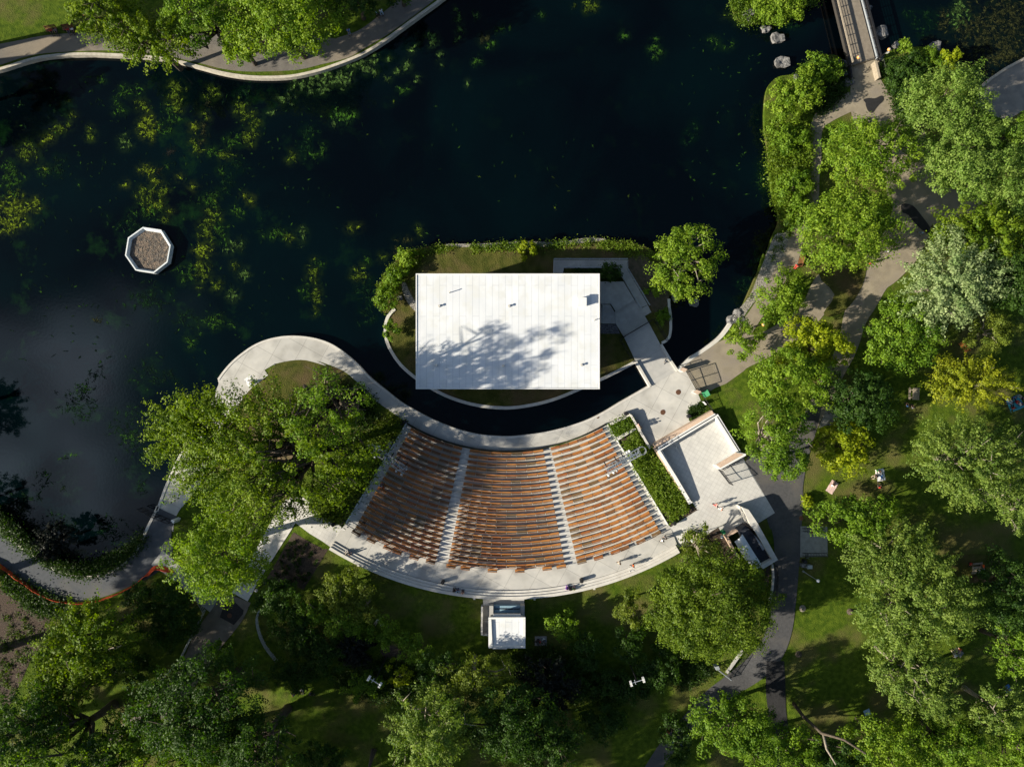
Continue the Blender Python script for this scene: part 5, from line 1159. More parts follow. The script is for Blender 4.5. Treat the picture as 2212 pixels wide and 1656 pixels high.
for i in range(4):
    for j in range(2):
        slab('shutter', 'F', (783+i*82,848+j*58,858+i*82,848+j*58,858+i*82,860+j*58,783+i*82,860+j*58), 3.603, 3.68, black_m, parent=bo)
slab('deck', 'F', (635,722,1160,722,1160,813,635,813), 1.9, 2.72, concrete_g)
slab('ramp', 'F', (635,815,712,815,712,1165,635,1165), 1.9, 2.45, concrete_g)
for i, (y, z) in enumerate(((985,2.55),(1010,2.65),(1035,2.5))): slab('steps', 'F', (637,y,705,y,705,y+12,637,y+12), 2.0, z+.1, concrete_w)
strip_wall('booth_wall', L('F',622,828,620,1188,700,1188), .28, 1.8, 3.5, concrete_w, 'pale low wall bending round the ramp left of the sound booth')
for i, (x, y) in enumerate(((525,715),(1292,718),(2050,588))):
    c = P(*q('F', x, y), 2.6); mb = MB(c); mb.box(c, (.28,.34,.5)); mb.box(c + Vector((0,0,.27)), (.34,.4,.05))
    tag(mb.build('step_light', concrete_w), ['small pale block behind the steps left of the booth', 'small pale block behind the steps right of the booth', 'small pale block behind the steps far right of the booth'][i], 'step light', 'blocks behind the rear steps')
slab('step_light', 'I', (795,1010,825,1015,822,1032,795,1025), 2.0, 2.6, concrete_w, 'small pale block behind the left end of the rear steps', 'step light')

# ------------------------------------------------------------------ entrance gate
for (x, y), lab in (((985,293),'white gate pier at the pond end of the entrance gate'), ((1160,577),'white gate pier at the green bin end of the entrance gate')):
    t = empty('gate_pier', P(*q('D', x, y), 0), 0, lab, 'gate pier', 'entrance gate piers'); t.location.z = 0
    slab('pier', 'D', (x-50,y+5,x-15,y-25,x+45,y-5,x+10,y+28), .5, 3.0, white_paint, parent=t); slab('cap', 'D', (x-53,y+3,x-12,y-29,x+49,y-7,x+10,y+32), 3.003, 3.12, brick_t, parent=t)
rail('gate', L('D',1015,320,1140,540), 'tall black iron gate between the two white piers', 2.5, black_m, 1.3, .05, .85, (1.,.5,.05), .15, cat='gate')
rail('fence', L('D',1180,605,1330,820), 'black fence from the gate pier to the walled court', 1.8, black_m, 1.8, .04, .9, (1.,.05), .15, cat='fence')
rail('fence', L('D',960,265,940,240), 'short spiked black fence end over the channel by the gate pier', 1.8, black_m, .5, .04, .8, (1.,.5,.05), .12, cat='fence')
slab('sign_board', 'D', (1232,700,1245,698,1280,738,1268,742), 1.4, 2.3, white_paint, 'small white board fixed to the fence near the walled court', 'sign')
# left gate
rail('gate', L('H',300,345,560,455), 'black barred gate across the pond side path at the lower left', 2.2, black_m, 1.1, .05, .85, (1.,.5,.05), .16, cat='gate')
rail('fence', L('H',300,345,170,280), 'spiked black fence end jutting over the water from the lower left gate', 2.0, black_m, 1.1, .04, .6, (1.,.5,.05), .14, cat='fence')
rail('fence', L('H',600,450,780,560), 'black fence between the lower left gate and the maple', 1.8, black_m, 1.1, .04, .85, (1.,.05), .16, cat='fence')
slab('gate_pier', 'H', (518,450,535,435,568,450,552,488), .6, 3.0, white_paint, 'small white pier holding the lower left gate', 'gate pier')
# curved silver railing, wire fence, orange mesh
rail('railing', sm(L('BL',1665,645,1645,700,1660,790,1700,880,1770,970), 3), 'curved silver railing among the dark bushes at the lower left', 1.1, steel, 1.1, .04, None, (1.,.8,.6,.4,.2))
rail('wire_fence', L('BL',1140,375,1240,510,1312,660,1245,790,1160,960,1040,1095), 'thin pale wire fence around the dark bush triangle', 1.2, steel, 1.6, .035, None, (1.,.6,.25), cat='fence')
fp = sm(L('BL',1115,410,1080,385,990,372,930,430,850,495,740,550,600,595,450,600,300,560,170,480,60,400,-60,310), 4)
W = [GP(u, v) for u, v in fp]; t = empty('mesh_fence', W[0], 0, 'orange plastic mesh fence sagging along the lower left road', 'fence')
mb = MB(W[0]); vs = []; n_ = len(W)
for i, p in enumerate(W):
    a, b = W[max(0,i-1)], W[min(n_-1,i+1)]; d = (b-a).normalized(); nn = Vector((-d.y, d.x, 0)); sg = .12*math.sin(i*1.7); wdt = .55 if i < 12 else .14
    vs += [p + nn*(.0+sg*.3) + Vector((0,0,.1)), p + nn*(wdt) + Vector((0,0,.75+sg)), p + nn*(wdt+.05) + Vector((0,0,.75+sg)), p + nn*(.05+sg*.3) + Vector((0,0,.1))]
fs = [(i*4+k, i*4+(k+1)%4, (i+1)*4+(k+1)%4, (i+1)*4+k) for i in range(n_-1) for k in range(4)]
mb.add(vs, fs); mb.build('mesh', orange_m, t)
for i in range(0, n_, 4): mb = MB(W[0]); mb.tube([W[i] - Vector((0,0,.1)), W[i] + Vector((0,0,1.1))], .03, 5); mb.build('stake', rust, t)
# log edge and fallen things
def log(zn, pts, r, label, name='log', zs=None, m=bark, cat='log'):
    W = [GP(*q(zn, *p[:2]), (p[2] if len(p) > 2 else r)) for p in pts]
    mb = MB(W[0]); n = len(W); mb.tube(W, [r*(1-.6*i/(n-1)) for i in range(n)], 8)
    return tag(mb.build(name, m, None, True), label, cat)
log('BL', ((690,910),(760,890),(815,870)), .28, 'grey fallen log on the shaded lawn beside the large sunlit maple', m=bark_pale)
log('BR', ((740,1250,1.0),(800,1330,5),(920,1440,9),(1060,1480,12),(1200,1570,14)), .30, 'long bare leaning limb reaching over the lower right lawn', 'bare_limb', m=bark, cat='limb')
log('BR', ((930,1445,9),(950,1540,10),(1010,1640,11.5)), .22, 'bare side limb dropping to the bottom edge in the lower right', 'bare_limb', m=bark_pale, cat='limb')
log('BC', ((230,1545,.4),(215,1600,1.5),(200,1656,3)), .5, 'thick bare trunk at the bottom edge left of centre', 'leaning_tree_stem', cat='tree')
log('I', ((290,1600,.5),(260,1570,2.5),(190,1510,3.6)), .12, 'bare snag rising beside the small round tree below the bark bed', 'snag', m=bark_pale, cat='snag')
log('E', ((745,1260,.3),(790,1310,.3)), .22, 'pale short log lying in the brown bed', m=bark_pale)
log('BR', ((130,1210,.3),(160,1240,.8)), .35, 'stump of a cut limb beside the lower road', m=bark)
for i, (x, y) in enumerate(((797,645),(772,937),(595,1335),(1100,665))):
    c = GP(*q('BR', x, y), .0); mb = MB(c); mb.lathe(c, [(.55,.0),(.42,.12),(.33,.14),(.3,.4),(.05,.45)], 11)
    tag(mb.build('tree_stump', bark if i else bark_pale), ['mulched stump on the lawn right of the road bend', 'mulched stump at the foot of the long limb shadow', 'mulched stump on the dark road spur', 'reddish stump under the largest pale tree'][i], 'stump', 'stumps on the lower right lawn')

# ------------------------------------------------------------------ rocks
def rock(zn, x, y, rx_, ry_, h, label, z=.0, grp='boulders in the pond', rot=0):
    c = P(*q(zn, x, y), z); k = zk(zn)*S; rr_ = random.Random(int(x*7+y))
    bm = bmesh.new(); bmesh.ops.create_icosphere(bm, subdivisions=2, radius=1.15)
    ph = [rr_.uniform(0, 6) for _ in range(6)]
    for v in bm.verts:
        n = v.co.copy(); s_ = 1 + .16*math.sin(n.x*3.1+ph[0]) + .13*math.sin(n.y*4.3+ph[1]) + .10*math.sin(n.z*5+ph[2]) + rr_.uniform(-.13,.13)
        v.co = Vector((n.x*rx_*k*s_, n.y*ry_*k*s_, min(n.z, .62)*h*s_))
    me = bpy.data.meshes.new('boulder'); bm.to_mesh(me); bm.free()
    o = link('boulder', me, rock_m); o.location = c; o.rotation_euler.z = rot
    return tag(o, label, 'boulder', grp)
for a in (('TR',447,103,38,40,1.0,'tall grey boulder left of the islet at the top edge'),('TR',562,187,27,22,.7,'small grey boulder below the islet'),('TR',637,247,38,30,.8,'flat topped square boulder below the small one by the islet'),
  ('TR',662,404,40,34,.9,'pointed grey boulder off the shore near the footbridge'),('TR',1300,213,46,38,1.0,'large pale boulder right of the footbridge'),('TR',1222,52,18,14,.5,'small half drowned boulder right of the footbridge at the top'),
  ('MR',104,317,26,24,.7,'flat pale boulder in the channel below the lone tree'),('C',1640,640,48,60,.7,'dark pointed boulder at the foot of the lone tree'),('TR',820,10,30,24,.6,'pale boulder right of the islet at the top edge')): rock(*a)
for i, (x, y, rx_, ry_) in enumerate(((430,830,70,55),(360,890,40,40),(390,980,50,45),(485,945,45,35),(505,1060,50,55),(575,1060,24,40),(500,840,30,34),(320,830,40,34))):
    rock('G', x, y, rx_, ry_, .8, ['large rounded boulder topmost in the heap left of the footbridge','brown boulder in the heap left of the footbridge','bluish boulder low in the heap left of the footbridge','dark boulder in the middle of the heap left of the footbridge','long boulder at the path edge under the heap','pale narrow stone at the path edge left of the footbridge','warm coloured stone at the top right of the heap','grey boulder at the left of the heap by the footbridge'][i], .7, 'boulders left of the footbridge')
for i, (x, y, rx_, ry_) in enumerate(((1135,580,34,34),(1190,640,30,26),(1070,680,40,34),(1030,790,40,30),(980,760,40,34),(1650,600,55,70))):
    rock('G', x, y, rx_, ry_, .7, ['brown boulder nearest the water right of the footbridge','reddish stone right of the brown boulder','grey slab under the right footbridge lamp','square grey stone beside the dark bush right of the footbridge','dark stone at the foot of the right lamp','big slanting grey slab at the waterline right of the footbridge'][i], .2, 'boulders right of the footbridge')
rock('MR', 383, 378, 26, 22, .7, 'square cut block where the gravel beach ends', .6, 'blocks at the beach'); rock('MR', 352, 425, 34, 26, .7, 'grey block at the tip of the curved channel wall', .5, 'blocks at the beach'); rock('MR', 402, 425, 22, 22, .7, 'small dark block beside the beach blocks', .6, 'blocks at the beach')
rock('D', 1825, 1060, 24, 22, .7, 'pale stone under the open limbed tree beside the court', 1.6, 'stones'); rock('TR', 755, 500, 18, 26, .5, 'small stone between the pale green bushes at the footbridge', .8, 'stones')
rock('MC', 395, 465, 14, 18, .5, 'grey stone at the end of the island gravel strip', .8, 'stones'); rock('J', 738, 448, 12, 9, .35, 'small white stone on the promenade edge of the round lawn', .9, 'stones')

# ------------------------------------------------------------------ wooden footbridge, top right
br = empty('footbridge', P(*q('G', 700, 400), 0), 0, 'wooden footbridge with dark railings and timber handrail at the top right', 'bridge'); br.location.z = 0
slab('deck', 'G', (300,-250,578,838,882,745,620,-250), 1.0, 1.4, deck_m, parent=br)
for i, (x0_, y0_, x1_, y1_) in enumerate(((296,-250,560,838),(655,-250,915,745))):
    A_, B_ = P(*q('G', x0_, y0_), 1.4), P(*q('G', x1_, y1_), 1.4)
    d = B_ - A_; ln = d.length; ang = math.atan2(d.y, d.x)
    mb = MB(br.location); mb.box((A_+B_)/2 + Vector((0,0,-.1)), (ln, .28, .6), ang); mb.build('girder', steel if i else mat('dark_steel', (.05,.045,.04), None, 4, .6), br)
    mb = MB(br.location); mb.box((A_+B_)/2 + Vector((0,0,1.15)), (ln, .26, .12), ang); mb.build('handrail', timber if not i else black_m, br)
    mb = MB(br.location)
    for zz in (.2,.4,.6,.8,1.0): mb.tube([A_ + Vector((0,0,zz)), B_ + Vector((0,0,zz))], .03, 4)
    mb.build('rail', black_m, br)
    n = int(ln/1.55)
    for k in range(n+1): mb = MB(br.location); mb.box(A_ + d*(k/n) + Vector((0,0,.5)), (.13, .14, 1.3), ang); mb.build('post', black_m, br)
strip_wall('bridge_abutment', L('G',895,775,945,990), .34, .5, 2.1, timber, 'timber topped end wall on the right of the footbridge', 'wall')
strip_wall('bridge_abutment', L('G',572,850,592,985), .26, .5, 1.9, black_m, 'dark end wall on the left of the footbridge', 'wall')
rail('railing', L('G',945,790,990,960), 'thin dark railing right of the footbridge end', 1.1, black_m, 1.2, .03, .9, (1.,.5))

# ------------------------------------------------------------------ octagonal planter in the pond
O8 = L('O', 880,485,1345,555,1590,945,1515,1385,1150,1650,690,1590,425,1210,500,755)
O8 = [q('O', 880, 485), q('O', 1345, 555), q('O', 1590, 950), q('O', 1510, 1385), q('O', 1160, 1660), q('O', 690, 1590), q('O', 425, 1210), q('O', 500, 755)]
oc = empty('octagonal_planter', P(*q('O', 1010, 1075), 0), 0, 'white octagonal basin of litter and twigs standing in the pond', 'planter'); oc.location.z = 0
zt = 1.15
outer = [P(u, v, zt) for u, v in O8]; cc = sum(outer, Vector()) / 8
inner = [cc + (p-cc)*.945 for p in outer]; innb = [cc + (p-cc)*.87 for p in outer]
mb = MB(oc.location); vs = []; 
for i in range(8):
    o_, n_ = outer[i], inner[i]; vs += [Vector((o_.x, o_.y, -.8)), o_, n_, Vector((innb[i].x, innb[i].y, .6))]
fs = [(i*4+k, ((i+1)%8)*4+k, ((i+1)%8)*4+k+1, i*4+k+1) for i in range(8) for k in range(3)]
mb.add(vs, fs); mb.build('wall', mat('basin_paint', (.66,.68,.68), (.55,.60,.62), 1.5, .6), oc)
mb = MB(oc.location); mb.add([Vector((p.x, p.y, .63)) for p in innb], [tuple(range(7,-1,-1))]); mb.build('fill', terracotta, oc)
mb = MB(oc.location); rz = random.Random(9)
for i in range(150):
    a, r_ = rz.uniform(0, 6.28), math.sqrt(rz.random())*2.9; p = Vector((cc.x + r_*math.cos(a), cc.y + r_*math.sin(a), .66)); b_ = rz.uniform(0, 3.1); l_ = rz.uniform(.1,.45)
    mb.tube([p, p + Vector((math.cos(b_)*l_, math.sin(b_)*l_, rz.uniform(0,.12)))], rz.uniform(.012,.03), 4)
sc_ = mb.build('twigs', bark_pale, oc); tag(sc_, kind='stuff')
# ------------------------------------------------------------------ lamps
def lamp(zn, x, y, h, label, gm=None, post=black_m, arm=None, group='globe lamps in the park'):
    uv = q(zn, x, y); g0 = gz(*uv); c = P(*uv, g0 + h); b = Vector((c.x, c.y, g0))
    t = empty('street_lamp', b, 0, label, 'lamp', group)
    mb = MB(b); mb.lathe(b, [(.16,0),(.16,.3),(.08,.4),(.055,h*.5),(.045,h-.35),(.10,h-.32),(.10,h-.26)], 10); mb.build('pole', post, t)
    mb = MB(b); mb.sphere(c + Vector((0,0,-.05)), .26, 12); mb.build('globe', gm or globe_m, t, True)
    mb = MB(b); mb.lathe(c + Vector((0,0,.17)), [(.15,0),(.13,.04),(.03,.07)], 10); mb.build('cap', steel, t)
    if arm:
        mb = MB(b); mb.box(Vector((c.x, c.y, g0+h*.7)) + Vector((.28,0,0)), (.45,.06,.55)); mb.build('sign', white_paint, t)
lamp('BR', 897, 470, 5.6, 'white globe lamp on a pale leaning looking pole right of the asphalt road', post=steel)
lamp('G', 675, 730, 3.4, 'amber lit globe lamp at the left of the wooden footbridge end', amber)
lamp('G', 1065, 630, 3.8, 'amber globe lamp with a white sign right of the wooden footbridge', amber, arm=True)
lamp('MR', 548, 453, 4.5, 'orange globe lamp between the two small bright trees near the gate', amber)
lamp('TL', 537, 91, 4.5, 'orange globe lamp left of the north shore trees', amber)
lamp('E', 1143, 990, 3.2, 'pale globe lamp in the brown bed beside the shed', globe_m)
lamp('E', 765, 1035, 3.2, 'pale globe lamp inside the slender tree', globe_m)
lamp('H', 1607, 1340, 4.5, 'pinkish globe lamp beside the white tiled path at the lower left', mat('pinkish_globe', (.62,.5,.42), None, 3, .3))
def flood(zn, x, y, h, label, rot):
    uv = q(zn, x, y); g0 = gz(*uv); c = P(*uv, g0 + h); b = Vector((c.x, c.y, g0))
    t = empty('floodlight_pole', b, 0, label, 'floodlight', 'floodlight poles south of the theatre')
    mb = MB(b); mb.tube([b, b + Vector((0,0,h))], [.14,.07], 8); mb.build('pole', black_m, t)
    R = Matrix.Rotation(rot, 3, 'Z')
    mb = MB(b); mb.tube([c + R @ Vector((-1.1,0,0)), c + R @ Vector((1.1,0,0))], .06, 6); mb.tube([c + R @ Vector((-.3,-.35,0)), c + R @ Vector((-.3,.35,0))], .05, 6); mb.build('cross_arm', steel, t)
    for s_ in (-1, 1):
        for k in (-.22, .22):
            mb = MB(b); mb.box(c + R @ Vector((s_*.95, k*.8, .05)), (.32,.28,.4), rot, Matrix.Rotation(.5, 3, 'X')); mb.build('floodlight', white_paint, t)
flood('BC', 234, 1110, 9.4, 'tall floodlight pole with white lamp boxes among the lower left bushes', -.55)
flood('BC', 1907, 1110, 9.4, 'tall floodlight pole with white lamp boxes left of the great round tree', .3)

# ------------------------------------------------------------------ park furniture
def park_bench(zn, x, y, rot, label, m=None, group='park benches'):
    c = GP(*q(zn, x, y), .08); t = empty('park_bench', c, rot, label, 'bench', group); m = m or woods[2]
    mb = MB(); [mb.box((0, -.18+j*.14, .45), (1.8,.12,.05)) for j in range(4)]; mb.build('seat', m, t)
    mb = MB(); [mb.box((0, .33+j*.04, .6+j*.16), (1.8,.05,.12)) for j in range(3)]; mb.build('backrest', m, t)
    for s_ in (-.75,.75): mb = MB(); mb.box((s_, 0, .22), (.07,.5,.44)); mb.box((s_, .34, .6), (.06,.06,.7)); mb.build('leg', black_m, t)
park_bench('TL', 337, 197, .18, 'dark park bench nearest the left end of the north path')
park_bench('TL', 445, 190, .10, 'dark park bench nearest the trees on the north path')
park_bench('MR', 775, 50, 1.25+math.pi, 'wooden park bench with a seated figure in red beside the narrow path')
park_bench('BC', 2080, 1445, .75, 'park bench beside the lower road at the bottom edge', woods[1])
park_bench('MR', 1810, 600, -.9, 'shaded park bench under the silver leaved tree', woods[3])
def picnic(zn, x, y, rot, label, ln=1.9):
    c = GP(*q(zn, x, y), .02); t = empty('picnic_table', c, rot, label, 'picnic table', 'picnic tables')
    mb = MB(); [mb.box((0, -.3+j*.15, .75), (ln,.135,.05)) for j in range(5)]; mb.build('table_top', timber, t)
    for s_ in (-.68,.68): mb = MB(); mb.box((0, s_-.08, .45), (ln,.14,.05)); mb.box((0, s_+.08, .45), (ln,.14,.05)); mb.build('seat', timber, t)
    for s_ in (-.6,.6):
        mb = MB(); mb.box((s_, 0, .42), (.06,1.4,.08)); mb.tube([(s_,-.2,.72),(s_,-.62,0)], .05, 4); mb.tube([(s_,.2,.72),(s_,.62,0)], .05, 4); mb.build('leg', timber, t)
picnic('BR', 1897, 384, .12, 'sunlit wooden picnic table on the lower right lawn')
picnic('MR', 1497, 893, 1.52, 'shaded pale picnic table between the dark tree and the feathery tree')
# blankets
def blanket(zn, x, y, w, l, rot, m, label, dz=.05, z=None):
    c = GP(*q(zn, x, y), dz)
    if z is not None: c = P(*q(zn, x, y), z)
    mb = MB(); nx = 8; vs = []; rr_ = random.Random(int(x+y))
    for i in range(nx+1):
        for j in range(nx+1): vs.append(((i/nx-.5)*w + rr_.uniform(-.03,.03), (j/nx-.5)*l + rr_.uniform(-.03,.03), rr_.uniform(0,.05)))
    top = len(vs); vs += [(a, b, c_-.02) for a, b, c_ in vs]; fs = []
    for i in range(nx):
        for j in range(nx): k = i*(nx+1)+j; fs += [(k, k+nx+1, k+nx+2, k+1), (top+k, top+k+1, top+k+nx+2, top+k+nx+1)]
    mb.add(vs, fs); o = mb.build('blanket', m); o.location = c; o.rotation_euler.z = rot
    return tag(o, label, 'blanket', 'picnic blankets')
blanket('MR', 985, 1487, 1.2, 2.0, -.55, fab('blush', (.62,.46,.42)), 'pale pink blanket on the open lawn right of the road')
blanket('J', 428, 675, 1.2, 1.9, .55, FAB['white'], 'white blanket on the curved promenade')
blanket('BC', 1293, 852, 1.9, 1.5, 0, fab('oatmeal', (.42,.38,.35)), 'light blanket with a group behind the sound booth')
blanket('MR', 1293, 1410, 1.3, 1.9, .2, FAB['white'], 'white blanket on the lawn by the yellow ball shaped tree')
blanket('MR', 2150, 955, 2.3, 2.2, .4, FAB['teal'], 'teal blanket with a crowd at the right edge of the park')
blanket('BR', 1790, 925, 1.0, 1.5, .9, FAB['grey'], 'small dark blanket below the largest pale tree')
blanket('BR', 2105, 1165, 1.2, 1.6, .5, FAB['blue'], 'blue blanket near the lower right corner')
blanket('BR', 1208, 1306, 1.0, .9, .4, FAB['sky'], 'small light blue cloth on the shaded lower lawn')

# ------------------------------------------------------------------ people
def skinmesh(name, verts, edges, radii, sub=1):
    me = bpy.data.meshes.new(name); me.from_pydata([Vector(v) for v in verts], edges, []); me.update()
    o = bpy.data.objects.new(name, me); COL.objects.link(o)
    o.modifiers.new('s', 'SKIN'); 
    if sub: md = o.modifiers.new('u', 'SUBSURF'); md.levels = sub
    sv = me.skin_vertices[0].data
    for i, r in enumerate(radii): sv[i].radius = (r, r) if not hasattr(r, '__len__') else r
    sv[0].use_root = True
    dg = bpy.context.evaluated_depsgraph_get(); ev = o.evaluated_get(dg)
    m2 = bpy.data.meshes.new_from_object(ev); m2.name = name
    bpy.data.objects.remove(o); bpy.data.meshes.remove(me)
    m2.polygons.foreach_set('use_smooth', [True]*len(m2.polygons))
    return m2
def pose(kind):
    if kind == 'stand':
        J = dict(pel=(0,0,.95), chest=(0,0,1.28), neck=(0,0,1.48), head=(0,.01,1.62), top=(0,0,1.72), shL=(-.19,0,1.40), elL=(-.25,-.02,1.12), haL=(-.24,.10,.88), shR=(.19,0,1.40), elR=(.25,-.04,1.13), haR=(.25,.06,.88),
                 hiL=(-.10,0,.88), knL=(-.11,.04,.50), anL=(-.11,-.02,.09), toL=(-.12,.15,.03), hiR=(.10,0,.88), knR=(.11,.02,.50), anR=(.11,0,.09), toR=(.12,.17,.03))
    elif kind == 'walk':
        J = dict(pel=(0,0,.93), chest=(0,.03,1.26), neck=(0,.05,1.46), head=(0,.08,1.60), top=(0,.07,1.70), shL=(-.19,.04,1.38), elL=(-.24,-.12,1.12), haL=(-.23,-.12,.88), shR=(.19,.04,1.38), elR=(.24,.14,1.13), haR=(.22,.30,.96),
                 hiL=(-.10,0,.87), knL=(-.10,.22,.52), anL=(-.10,.28,.10), toL=(-.10,.44,.08), hiR=(.10,0,.87), knR=(.10,.02,.50), anR=(.10,-.32,.16), toR=(.10,-.24,.02))
    elif kind == 'sit':       # on a seat .45 m high
        J = dict(pel=(0,0,.55), chest=(0,.04,.88), neck=(0,.07,1.08), head=(0,.11,1.22), top=(0,.10,1.32), shL=(-.19,.06,1.0), elL=(-.25,.14,.76), haL=(-.12,.36,.66), shR=(.19,.06,1.0), elR=(.25,.16,.76), haR=(.12,.36,.66),
                 hiL=(-.10,.04,.54), knL=(-.13,.46,.52), anL=(-.12,.46,.10), toL=(-.13,.62,.04), hiR=(.10,.04,.54), knR=(.13,.46,.52), anR=(.12,.50,.10), toR=(.13,.66,.04))
    elif kind == 'floor':     # sitting on the ground
        J = dict(pel=(0,0,.12), chest=(0,.0,.45), neck=(0,.03,.64), head=(0,.07,.78), top=(0,.06,.88), shL=(-.19,.02,.56), elL=(-.28,-.02,.32), haL=(-.26,.22,.22), shR=(.19,.02,.56), elR=(.28,.04,.32), haR=(.16,.30,.34),
                 hiL=(-.10,.04,.11), knL=(-.22,.42,.34), anL=(-.12,.72,.08), toL=(-.12,.86,.06), hiR=(.10,.04,.11), knR=(.24,.40,.16), anR=(.10,.68,.08), toR=(.06,.82,.06))
    else:                     # lying
        J = dict(pel=(0,0,.13), chest=(0,-.33,.15), neck=(0,-.53,.16), head=(0,-.67,.18), top=(0,-.77,.18), shL=(-.19,-.45,.14), elL=(-.36,-.30,.08), haL=(-.30,-.08,.08), shR=(.19,-.45,.14), elR=(.38,-.52,.10), haR=(.20,-.72,.10),
                 hiL=(-.10,.08,.12), knL=(-.14,.45,.16), anL=(-.14,.86,.07), toL=(-.18,.95,.14), hiR=(.10,.08,.12), knR=(.16,.40,.42), anR=(.14,.66,.06), toR=(.14,.80,.05))
    return J
def proto(kind):
    J = pose(kind); names = list(J); ix = {n: i for i, n in enumerate(names)}
    V = [Vector(J[n]) for n in names]
    rad = dict(pel=.135, chest=.135, neck=.055, head=.098, top=.06, shL=.06, elL=.042, haL=.03, shR=.06, elR=.042, haR=.03, hiL=.09, knL=.058, anL=.038, toL=.032, hiR=.09, knR=.058, anR=.038, toR=.032)
    E = [('pel','chest'),('chest','neck'),('neck','head'),('head','top'),('chest','shL'),('shL','elL'),('elL','haL'),('chest','shR'),('shR','elR'),('elR','haR'),('pel','hiL'),('hiL','knL'),('knL','anL'),('anL','toL'),('pel','hiR'),('hiR','knR'),('knR','anR'),('anR','toR')]
    ed = [(ix[a], ix[b]) for a, b in E]; rr_ = [rad[n] for n in names]
    body = skinmesh('body', V, ed, rr_, 1)
    # face, ears and hands joined into the body mesh
    bm = bmesh.new(); bm.from_mesh(body)
    hd = V[ix['head']]; up = (V[ix['top']] - V[ix['neck']]).normalized(); fw = Vector((0,1,0)) if kind != 'lie' else Vector((0,0,1)); fw = (fw - up*fw.dot(up)).normalized(); sd_ = fw.cross(up)
    def blob(c, r, sq=(1,1,1)):
        m_ = bmesh.ops.create_icosphere(bm, subdivisions=1, radius=r); 
        for v in m_['verts']: v.co = c + Vector((v.co.x*sq[0], v.co.y*sq[1], v.co.z*sq[2]))
    blob(hd + fw*.105, .018); blob(hd + sd_*.095, .022); blob(hd - sd_*.095, .022); blob(hd + fw*.088 - up*.045, .014, (1.8,1,.6))
    for s_ in (-1,1): blob(hd + fw*.09 + up*.02 + sd_*.035*s_, .011)
    for h_, e_, s_ in (('haL','elL',-1),('haR','elR',1)):
        a = V[ix[h_]]; d = (a - V[ix[e_]]).normalized(); n = d.orthogonal().normalized(); b_ = d.cross(n); blob(a + d*.04, .036)
        for k in range(5):
            o_ = (k-2)*.017; L_ = (.05,.075,.085,.078,.06)[k]
            p0 = a + d*.06 + b_*o_; dirn = (d + b_*(-.9 if k == 0 else .08*(k-2)) + n*.25).normalized()
            for j in range(3): blob(p0 + dirn*L_*j/2.2, .0095)
    bm.to_mesh(body); bm.free()
    body.polygons.foreach_set('use_smooth', [True]*len(body.polygons))
    def sub(nm, chain, edges, k, ends=()):
        nn = chain; ii = {n: i for i, n in enumerate(nn)}
        vv = [V[ix[n]].copy() for n in nn]
        for n, toward, f in ends: vv[ii[n]] = V[ix[n]].lerp(V[ix[toward]], f)
        return skinmesh(nm, vv, [(ii[a], ii[b]) for a, b in edges], [rad[n]*k + .012 for n in nn], 1)
    shirt = sub('shirt', ['chest','pel','neck','shL','elL','shR','elR'], [('chest','pel'),('chest','neck'),('chest','shL'),('shL','elL'),('chest','shR'),('shR','elR')], 1.12, (('neck','chest',.35),('elL','shL',.25),('elR','shR',.25)))
    tr = sub('trousers', ['pel','hiL','knL','anL','hiR','knR','anR'], [('pel','hiL'),('hiL','knL'),('knL','anL'),('pel','hiR'),('hiR','knR'),('knR','anR')], 1.14, (('anL','knL',.2),('anR','knR',.2)))
    mb = MB(); mb.sphere(hd + up*.035 - fw*.02, .118, 12); hm = bpy.data.meshes.new('hair'); hm.from_pydata(mb.v, [], mb.f); hm.polygons.foreach_set('use_smooth', [True]*len(hm.polygons))
    # shoes
    sh_ = []
    for a, b in (('anL','toL'),('anR','toR')):
        sb = MB(); sb.tube([V[ix[a]] + Vector((0,-.04 if kind != 'lie' else 0,-.03)), V[ix[a]].lerp(V[ix[b]], .6), V[ix[b]] + (V[ix[b]]-V[ix[a]]).normalized()*.05], [.055,.052,.04], 8)
        sm_ = bpy.data.meshes.new('shoe'); sm_.from_pydata(sb.v, [], sb.f); sh_.append(sm_)
    for m_ in (body, shirt, tr, hm, *sh_):
        m_.materials.clear(); m_.materials.append(skin_m)
    return dict(body=body, shirt=shirt, trousers=tr, hair=hm, shoe=sh_[0], shoe2=sh_[1])
PR = {k: proto(k) for k in ('stand', 'walk', 'sit', 'floor', 'lie')}
def person(zn, x, y, kind, rot, shirt, trou, label, dz=.1, z=None, hair=None, group='people around the theatre', sc=1.0):
    uv = q(zn, x, y); g0 = gz(*uv) + dz if z is None else z
    hh = {'stand': 1.2, 'walk': 1.2, 'sit': .8, 'floor': .45, 'lie': .15}[kind]
    c = P(*uv, g0 + hh); c.z = g0
    t = empty('person', c, rot, label, 'person', group); t.scale = (sc,)*3
    for k, m_ in (('body', skin_m), ('shirt', FAB[shirt]), ('trousers', FAB[trou]), ('hair', hair or hair_m), ('shoe', black_m), ('shoe2', black_m)):
        o = bpy.data.objects.new(k.rstrip('2'), PR[kind][k]); COL.objects.link(o); o.parent = t
        o.material_slots[0].link = 'OBJECT'; o.material_slots[0].material = m_
R_ = math.radians
